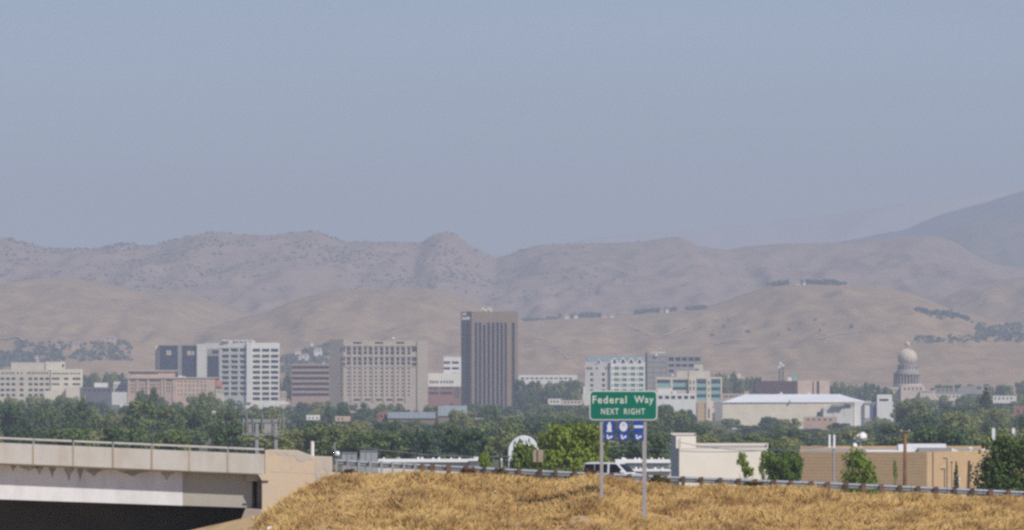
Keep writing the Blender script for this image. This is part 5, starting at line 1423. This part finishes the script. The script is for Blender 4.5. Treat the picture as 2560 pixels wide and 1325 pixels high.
# small things on the bridge end
Y = 313; b = thing('white_post', 'short thick white post behind the wing wall of the overpass', 'post', W(781, 1150, Y))
m = MB(); m.tube([W(781, 1165, Y), W(781, 1105, Y)], 0.1, 10); m.build('pipe', M_white2, b); m = MB(); m.lathe([(.11, ZW(1106, Y)), (.11, ZW(1104.5, Y)), (.02, ZW(1103, Y))], XW(781, Y), Y, 10); m.build('cap', M_white2, b)
b = thing('globe_marker', 'thin post with a bright white ball at the start of the guardrail', 'post', W(838, 1160, Y))
m = MB(); m.tube([W(837, 1170, Y), W(837, 1105, Y)], 0.035, 8); m.build('post', M_steel, b)
zc = ZW(1134, Y); m = MB(); m.lathe([(.14 * math.sin(a) + .001, zc - .14 * math.cos(a)) for a in np.linspace(0, math.pi, 9)], XW(843.5, Y), Y - .12, 14); m.build('ball', M_whiteroof, b, smooth=True)
for p0, p1, r0, lab in ((855, 892, 1131, 'lower grey steel cabinet behind the start of the guardrail'), (900, 943, 1126.5, 'taller grey steel cabinet behind the start of the guardrail')):
    Y = 326.5; b = thing('steel_cabinet', lab, 'cabinet', W((p0 + p1) / 2, 1185, Y))
    m = MB(); m.box(XW(p0, Y), XW(p1, Y), Y, Y + .7, ZW(1195, Y), ZW(r0 + 1.6, Y)); m.build('housing', M_steel, b, bevel=.02)
    m = MB(); m.box(XW(p0 - .8, Y), XW(p1 + .8, Y), Y - .05, Y + .75, ZW(r0 + 1.5, Y), ZW(r0, Y)); m.build('lid', M_steel, b)
    for q in (.33, .66):
        pq = p0 + (p1 - p0) * q; m = MB(); m.box(XW(pq - .4, Y), XW(pq + .4, Y), Y - .012, Y - .002, ZW(1190, Y), ZW(r0 + 4, Y)); m.build('door_seam', M_darkmetal, b)
# small sign back
Y = 330; b = thing('road_sign', 'small tan back of a road sign on a post before the near green tree', 'road sign', W(1346, 1195, Y))
m = MB(); m.slab_xz([(XW(p, Y), ZW(r, Y)) for p, r in ((1333, 1155), (1357, 1155), (1358, 1153), (1358, 1126), (1356, 1124), (1335, 1124), (1333, 1126))], Y, Y + .02); m.build('panel', mat('sign back', (0.33, 0.27, 0.2), .7, .1, 3), b)
m = MB(); m.box(XW(1343, Y), XW(1345, Y), Y - .05, Y - .004, ZW(1215, Y), ZW(1124, Y)); m.build('post', M_wood, b)
b = thing('marker_post', 'thin pale marker post among the roadside weeds left of the small sign', 'post', W(1254, 1190, 311)); Y = 311
m = MB(); m.tube([W(1254, 1200, Y), W(1254, 1145, Y)], .025, 6); m.build('post', M_pale, b); m = MB(); m.box(XW(1252, Y), XW(1256, Y), Y - .04, Y - .03, ZW(1152, Y), ZW(1145, Y)); m.build('reflector', M_white2, b)
b = thing('marker_post', 'thin pale marker post behind the guardrail near the brown buttress', 'post', W(2398, 1235, 311))
m = MB(); m.tube([W(2398, 1250, Y), W(2398, 1193, Y)], .03, 6); m.build('post', M_pale, b); m = MB(); m.box(XW(2396, Y), XW(2400, Y), Y - .04, Y - .03, ZW(1200, Y), ZW(1193, Y)); m.build('reflector', M_white2, b)

# ------------------------------------------------------------------ guardrail
gr = thing('guardrail', 'long steel guardrail on brown wooden posts along the top of the grassy bank', 'guardrail', W(1700, 1220, YR))
M_gr = mat('guardrail steel', (0.40, 0.43, 0.46), .45, .12, 1.5, metal=.5)
M_post = mat('guardrail post wood', (0.135, 0.08, 0.055), .9, .3, 3, rnd=.3)
prof = [(0.0, .15), (-.05, .12), (-.08, .08), (-.08, .05), (0.0, .015), (0.0, -.015), (-.08, -.05), (-.08, -.08), (-.05, -.12), (0.0, -.15)]
edges = list(np.arange(836, 3100, 90))
for a, c in zip(edges[:-1], edges[1:]):
    m = MB()
    A = Vector(W(a, float(RAIL(a)), YR)); C_ = Vector(W(c + 1.5, float(RAIL(c + 1.5)), YR))
    for k in range(len(prof) - 1):
        (d0, h0), (d1, h1) = prof[k], prof[k + 1]
        m.quad((A.x, A.y + d0, A.z + h0), (A.x, A.y + d1, A.z + h1), (C_.x, C_.y + d1, C_.z + h1), (C_.x, C_.y + d0, C_.z + h0))
    m.build('rail', M_gr, gr)
sp_ = [842 + 28 * i for i in range(8)]
for p in sp_:
    r = float(RAIL(p)); m = MB(); m.box(XW(p - 2.6, YR), XW(p + 2.6, YR), YR - .32, YR - .1, ZW(r + 34, YR), ZW(r - 9, YR)); m.build('steel_post', M_steel, gr)
for p in [1056, 1083] + list(np.arange(1120, 3060, 45.2)):
    p += random.uniform(-2.5, 2.5); r = float(RAIL(p)); wpx = random.uniform(4.4, 5.8)
    m = MB(); t = random.uniform(-.03, .03)
    m.hexa([(XW(p - wpx, YR), YR - .4, ZW(r + 36, YR)), (XW(p + wpx, YR), YR - .4, ZW(r + 36, YR)), (XW(p + wpx, YR), YR - .1, ZW(r + 36, YR)), (XW(p - wpx, YR), YR - .1, ZW(r + 36, YR))],
           [(XW(p - wpx, YR) + t, YR - .4, ZW(r - 8, YR)), (XW(p + wpx, YR) + t, YR - .4, ZW(r - 8.6, YR)), (XW(p + wpx, YR) + t, YR - .1, ZW(r - 8.6, YR)), (XW(p - wpx, YR) + t, YR - .1, ZW(r - 8, YR))])
    m.build('post', M_post, gr)

# ------------------------------------------------------------------ vehicle
Y = 420.0
zrd = ZW(float(RAIL(1280 + 232 * 306 / 420 * 1.0 * 420 / 306)) + 23, 309) + .03 - 111 * .0219
zrd = ZW(float(RAIL(1280 + XW(1512, 420.0) * F / 306)) + 23, 309) + .03 - 111 * .0219
suv = thing('parked_suv', 'white sport utility vehicle with dark windows on the road behind the guardrail', 'car', (XW(1536, Y), Y, zrd))
ya = math.radians(-22)
M_carw = mat('white car paint', (0.74, 0.74, 0.75), .25, spec=.5); M_cg = mat('car glass', (0.012, 0.013, 0.017), .3, spec=.25); M_tyre = mat('tyre rubber', (0.02, 0.02, 0.02), .9); M_rim = mat('alloy rim', (0.5, 0.5, 0.52), .35, metal=.8); M_lamp = mat('headlamp glass', (0.6, 0.62, 0.66), .15)
def cmap(x, y, z):
    return (XW(1536, Y) + x * math.cos(ya) - y * math.sin(ya), Y + x * math.sin(ya) + y * math.cos(ya), zrd + z * 1.1)
def car_solid(name, outline, w0, w1, material, ztaper=None, parent=suv, bevel=0.0):
    m = MB(); n = len(outline)
    def hw(z): return 1.0 if ztaper is None else 1 - max(0, z - ztaper[0]) * ztaper[1]
    m.v = [cmap(x, w0 * hw(z), z) for x, z in outline] + [cmap(x, w1 * hw(z), z) for x, z in outline]
    m.f = [tuple(range(n)), tuple(reversed(range(n, 2 * n)))] + [((i + 1) % n, i, n + i, n + (i + 1) % n) for i in range(n)]
    return m.build(name, material, parent, bevel=bevel)
bodyl = [(-2.25, .45), (-1.75, .38), (-1.7, .62), (-1.3, .76), (-.95, .62), (-.9, .32), (1.0, .32), (1.05, .62), (1.42, .76), (1.78, .62), (1.84, .38), (2.3, .42), (2.36, .7), (2.3, .98), (1.35, 1.1), (1.2, 1.12), (-2.1, 1.14), (-2.28, .95)]
car_solid('body', bodyl, -.92, .92, M_carw, bevel=.05)
cab = [(-2.12, 1.12), (1.28, 1.1), (.55, 1.72), (.35, 1.77), (-1.85, 1.79), (-2.0, 1.72)]
car_solid('cabin', cab, -.9, .9, M_carw, (1.1, .18), bevel=.04)
for s in (-1, 1):
    for o in ([(-2.05, 1.14), (-1.2, 1.14), (-1.2, 1.7), (-1.93, 1.7)], [(-1.16, 1.14), (-.2, 1.14), (-.2, 1.71), (-1.16, 1.71)], [(-.04, 1.14), (1.08, 1.13), (.46, 1.70), (-.04, 1.71)]):
        oo = o if s < 0 else o[::-1]
        m = MB(); m.poly([cmap(x, s * (.9 * (1 - (z - 1.1) * .18) + .012), z) for x, z in oo]); m.build('window', M_cg, suv)
    m = MB(); m.box(0, .01, 0, .01, 0, .01); m.v = []; m.f = []
    c = Vector(cmap(.95, s * 1.0, 1.22)); m.hexa([cmap(.85, s * .9, 1.14), cmap(.98, s * .9, 1.14), cmap(.98, s * 1.1, 1.14), cmap(.85, s * 1.1, 1.14)], [cmap(.85, s * .9, 1.3), cmap(.94, s * .9, 1.3), cmap(.94, s * 1.1, 1.3), cmap(.85, s * 1.1, 1.3)]); m.build('mirror', M_carw, suv)
    m = MB(); m.hexa([cmap(2.2, s * .55, .72), cmap(2.39, s * .55, .72), cmap(2.36, s * .9, .72), cmap(2.15, s * .93, .72)], [cmap(2.2, s * .55, .92), cmap(2.35, s * .55, .92), cmap(2.32, s * .9, .92), cmap(2.15, s * .93, .92)]); m.build('headlight', M_lamp, suv)
    for x in (-1.33, 1.42):
        m = MB(); m.tube([cmap(x, s * .72, .36), cmap(x, s * .94, .36)], .37, 18); wh = m.build('wheel', M_tyre, suv)
        m = MB(); m.tube([cmap(x, s * .8, .36), cmap(x, s * .955, .36)], .22, 14); m.build('rim', M_rim, wh)
m = MB(); m.poly([cmap(x, y, z) for x, y, z in ((1.22, -.76, 1.17), (1.22, .76, 1.17), (.62, .70, 1.68), (.62, -.70, 1.68))]); m.v = [tuple(Vector(v) + Vector(cmap(.02, 0, .02)) - Vector(cmap(0, 0, 0))) for v in m.v]; m.build('windshield', M_cg, suv)
m = MB(); m.hexa([cmap(2.33, -.5, .6), cmap(2.375, -.5, .6), cmap(2.375, .5, .6), cmap(2.33, .5, .6)], [cmap(2.3, -.5, .86), cmap(2.345, -.5, .86), cmap(2.345, .5, .86), cmap(2.3, .5, .86)]); m.build('grille', M_tyre, suv)

# ------------------------------------------------------------------ green guide sign
YS = 293.0
M_green = mat('green sign sheeting', (0.0, 0.15, 0.105), .5, .04, .8); M_sw = mat('white sign sheeting', (0.55, 0.6, 0.55), .5); M_blue = mat('blue sign sheeting', (0.02, 0.06, 0.32), .5, .05, .8); M_bluel = mat('white sign legend', (0.62, 0.66, 0.72), .5)
sg = thing('highway_sign', 'green highway guide sign reading Federal Way next right on two steel posts', 'highway sign', W(1558, 1300, YS))
def rr(p0, r0, p1, r1, rad, n=6):
    out = []
    for cx_, cy_, a0 in ((p1 - rad, r1 - rad, 0), (p0 + rad, r1 - rad, 90), (p0 + rad, r0 + rad, 180), (p1 - rad, r0 + rad, 270)):
        for i in range(n + 1):
            a = math.radians(a0 + 90 * i / n); out.append((cx_ + rad * math.cos(a), cy_ + rad * math.sin(a)))
    return out
def plate(name, pts, y0, y1, material, parent):
    m = MB(); o = [(XW(p, YS), ZW(r, YS)) for p, r in pts]
    ar = sum(o[i][0] * o[(i + 1) % len(o)][1] - o[(i + 1) % len(o)][0] * o[i][1] for i in range(len(o)))
    if ar < 0: o = o[::-1]
    m.slab_xz(o, y0, y1); return m.build(name, material, parent)
plate('border', rr(1473.5, 976.5, 1643.5, 1050.5, 10), YS, YS + .04, M_sw, sg)
face = plate('panel', rr(1476.5, 979.3, 1640.5, 1047.6, 8), YS - .012, YS - .004, M_green, sg)
text_part('Federal', 'lettering', YS, (1481, 989.5, 1566.5, 1008.8), M_sw, face, out=.02, bold=.02, spacing=1.18)
text_part('Way', 'lettering', YS, (1585.3, 989.5, 1634, 1013.2), M_sw, face, out=.02, bold=.02, spacing=1.15)
text_part('NEXT', 'lettering', YS, (1502.7, 1021, 1546.5, 1036), M_sw, face, out=.02, bold=.02, spacing=1.25)
text_part('RIGHT', 'lettering', YS, (1560, 1021, 1612, 1036), M_sw, face, out=.02, bold=.02, spacing=1.25)
M_gp = mat('galvanised post', (0.38, 0.37, 0.38), .55, .08, 2, metal=.3)
for p, w in ((1504, 4.2), (1611, 5.2)):
    m = MB(); m.box(XW(p - w, YS), XW(p + w, YS), YS + .06, YS + .24, 25.0, ZW(985, YS)); m.build('post', M_gp, sg, bevel=.01)
for r in (990, 1037):
    m = MB(); m.box(XW(1478, YS), XW(1639, YS), YS + .042, YS + .058, ZW(r + 1.5, YS), ZW(r - 1.5, YS)); m.build('stringer', M_gp, sg)
# blue service plaques: pump, food, lodging, each with a turn arrow
def plaque(p0, p1, label, icon):
    q = plate('service_plaque', rr(p0, 1052.5, p1, 1082.3, 2), YS - .02, YS + .005, M_blue, sg); q['label'] = label
    for pts in icon: plate('symbol', pts, YS - .03, YS - .022, M_bluel, q)
    a = plate('arrow_plaque', rr(p0, 1084, p1, 1101.5, 2), YS - .02, YS + .005, M_blue, sg)
    c = (p0 + p1) / 2
    plate('arrow', [(c - 7, 1086.5), (c - 3, 1086.5), (c - 2.6, 1092), (c - .5, 1093.6), (c + 1.6, 1091.4), (c + .2, 1090), (c + 8.2, 1088.3), (c + 6.6, 1095.6), (c + 4.4, 1093.8), (c + .4, 1097.6), (c - 3.4, 1098.4), (c - 6.2, 1094.6)], YS - .03, YS - .022, M_bluel, a)
plaque(1510, 1536.5, 'blue plaque with a white fuel pump symbol', [[(1516, 1079.5), (1530, 1079.5), (1530, 1076.5), (1528.5, 1076.5), (1528.5, 1061), (1518, 1061), (1518, 1076.5), (1516, 1076.5)], [(1519.5, 1060.5), (1527.5, 1060.5), (1525, 1054.5), (1522, 1054.5)]])
cir = [(1558.5 + 10 * math.cos(a), 1066.5 + 12 * math.sin(a)) for a in np.linspace(0, 2 * math.pi, 24, endpoint=False)]
plaque(1545, 1572, 'blue plaque with a white round food symbol', [cir])
plaque(1583, 1609, 'blue plaque with a white bed band symbol', [[(1584.5, 1063.5), (1607.5, 1063.5), (1607.5, 1069.8), (1584.5, 1069.8)]])
m = MB()
for dx in (-1.6, 0.2, 2.0):
    m.box(XW(1558.5 + dx - .5, YS), XW(1558.5 + dx + .5, YS), YS - .034, YS - .031, ZW(1066, YS), ZW(1059, YS))
m.build('fork_symbol', mat('grey legend', (0.3, 0.28, 0.3), .6), sg)

# ------------------------------------------------------------------ dry grass and weeds
def grass_mat():
    m = bpy.data.materials.new('dry grass'); m.use_nodes = True
    nt = m.node_tree; b = nt.nodes['Principled BSDF']; b.inputs['Roughness'].default_value = .8; b.inputs['Specular IOR Level'].default_value = .1
    geo = nt.nodes.new('ShaderNodeNewGeometry')
    n1 = nt.nodes.new('ShaderNodeTexNoise'); n1.inputs['Scale'].default_value = .42; n1.inputs['Detail'].default_value = 6; n1.inputs['Roughness'].default_value = .65
    nt.links.new(geo.outputs['Position'], n1.inputs['Vector'])
    r = nt.nodes.new('ShaderNodeValToRGB'); e = r.color_ramp.elements
    e[0].position = .33; e[0].color = (0.47, 0.285, 0.125, 1); e[1].position = .68; e[1].color = (0.90, 0.665, 0.30, 1)
    x = e.new(.5); x.color = (0.77, 0.53, 0.22, 1)
    nt.links.new(n1.outputs['Fac'], r.inputs['Fac']); nt.links.new(r.outputs['Color'], b.inputs['Base Color'])
    up = nt.nodes.new('ShaderNodeVectorMath'); up.operation = 'MULTIPLY_ADD'
    up.inputs[1].default_value = (.3, .3, .3); up.inputs[2].default_value = (0, -.15, .7)
    nt.links.new(geo.outputs['Normal'], up.inputs[0]); nrm = nt.nodes.new('ShaderNodeVectorMath'); nrm.operation = 'NORMALIZE'
    nt.links.new(up.outputs['Vector'], nrm.inputs[0]); nt.links.new(nrm.outputs['Vector'], b.inputs['Normal'])
    tr_ = nt.nodes.new('ShaderNodeBsdfTranslucent'); nt.links.new(r.outputs['Color'], tr_.inputs['Color'])
    mx = nt.nodes.new('ShaderNodeMixShader'); mx.inputs[0].default_value = .42
    nt.links.new(b.outputs[0], mx.inputs[1]); nt.links.new(tr_.outputs[0], mx.inputs[2]); nt.links.new(mx.outputs[0], nt.nodes['Material Output'].inputs['Surface'])
    return m
M_grass = grass_mat()
def grass(n, seed, per=13, name='dry_grass', material=None, thr=-.12, hs=1.0):
    rng = np.random.default_rng(seed)
    Yg = rng.uniform(281, 306.4, n); pxg = rng.uniform(330, 2760, n); X = (pxg - 1280) * Yg / F
    dens = fbm(X / 1.7, Yg / 1.7, 3)
    px306 = 1280 + X * F / 306
    keep = (dens + rng.uniform(-.5, .6, n) > thr) & ((px306 > 640) | ((rng.uniform(0, 1, n) < .35) & (Yg < 308.0) & (dens > -.1))) & ~((px306 < 830) & (Yg > 305.6))
    X, Yg, px306 = X[keep], Yg[keep], px306[keep]; n = len(X)
    Z = z_emb(X, Yg)
    big = 0.5 + 1.5 * np.clip(fbm(X / 2.2 + 9, Yg / 2.2, 3) + .35, 0, 1)
    hmax = np.clip((307.2 - Yg) * .22, .14, .42) * big
    hmax = hmax * hs * np.where(px306 < 660, .5, 1.0)
    hmax = np.where(px306 < 1000, hmax * .8, hmax)
    k = per
    bx = X[:, None] + rng.normal(0, .07, (n, k)); by = Yg[:, None] + rng.normal(0, .07, (n, k)); bz = np.repeat(Z[:, None], k, 1) - .03
    lean = rng.normal(0, .32, (n, k, 2)) + rng.normal(0, .18, (n, 1, 2)) + np.array([.12, 0])
    h = hmax[:, None] * rng.uniform(.45, 1.15, (n, k)); w = rng.uniform(.013, .032, (n, k))
    ang = rng.uniform(0, math.pi, (n, k)); dx, dy = np.cos(ang) * w, np.sin(ang) * w
    v = np.stack([np.stack([bx - dx, by - dy, bz], -1), np.stack([bx + dx, by + dy, bz], -1), np.stack([bx + lean[..., 0] * h + dx * 1.2, by + lean[..., 1] * h + dy * 1.2, bz + h * .8], -1), np.stack([bx + lean[..., 0] * h * 1.35, by + lean[..., 1] * h * 1.35, bz + h], -1)], 2)
    v = v.reshape(-1, 3); q = np.arange(len(v)).reshape(-1, 4)
    return raw_mesh(name, v, q, material or M_grass, 'stuff')
grass(36000, 21, hs=.85)
M_stalk = mat('brown dry stalks', (0.19, 0.115, 0.07), .9, col2=(0.36, 0.24, 0.13), scale=1.2, spec=.1)
grass(5200, 33, 9, 'dry_weeds', M_stalk, .5, .9)
BUSH = [leaf_data('crown', crown_mesh(630 + i, 16, 110, .045, 'bush'), M_leaf_olive) for i in range(2)]
RUST = [leaf_data('crown', crown_mesh(640 + i, 16, 100, .045, 'bush'), M_leaf_rust) for i in range(2)]
def weed(lab, px, top, w, kind, Y=306.2):
    z = float(z_emb(np.array([XW(px, Y)]), np.array([Y]))[0]) - .05
    tree('roadside_weed', lab, px, Y, top, w, random.choice(kind), z=z, cat='weed', group='weeds along the guardrail')
weed('olive weed clump at the guardrail left of the arched hut', 1250, 1170, 70, BUSH)
weed('olive weed clump against the guardrail just right of the right sign post', 1648, 1186, 62, BUSH)
weed('olive weed clump under the thin sapling by the white warehouse', 1880, 1203, 70, BUSH)
weed('rust brown weed clump in front of the white vehicle', 1478, 1173, 56, RUST)
weed('rust brown weed clump hanging over the guardrail below the long white shed', 1172, 1168, 60, RUST)
weed('small rust weed clump left of the small tan road sign', 1318, 1186, 40, RUST)
weed('dark rust weed at the top end of the overpass wing wall', 872, 1172, 44, RUST)
# litter
M_lit = mat('white litter', (0.72, 0.7, 0.68), .7)
for px, row, lab in ((1240, 1233, 'white scrap of litter lying in the dry grass bank'), (676, 1323, 'white scrap of litter at the foot of the bank near the overpass')):
    for Yl in np.arange(282, 306, .25):
        xl = XW(px, Yl); zl = float(z_emb(np.array([xl]), np.array([Yl]))[0])
        if zl + .18 >= ZW(row, Yl): break
    m = MB(); m.v = [(xl - .2, Yl, zl + .12), (xl + .05, Yl - .1, zl + .1), (xl + .2, Yl + .05, zl + .2), (xl, Yl + .15, zl + .32), (xl - .12, Yl + .1, zl + .28)]
    m.f = [(0, 1, 2, 3), (0, 3, 4)]
    tag(m.build('litter', M_lit), lab, 'litter')
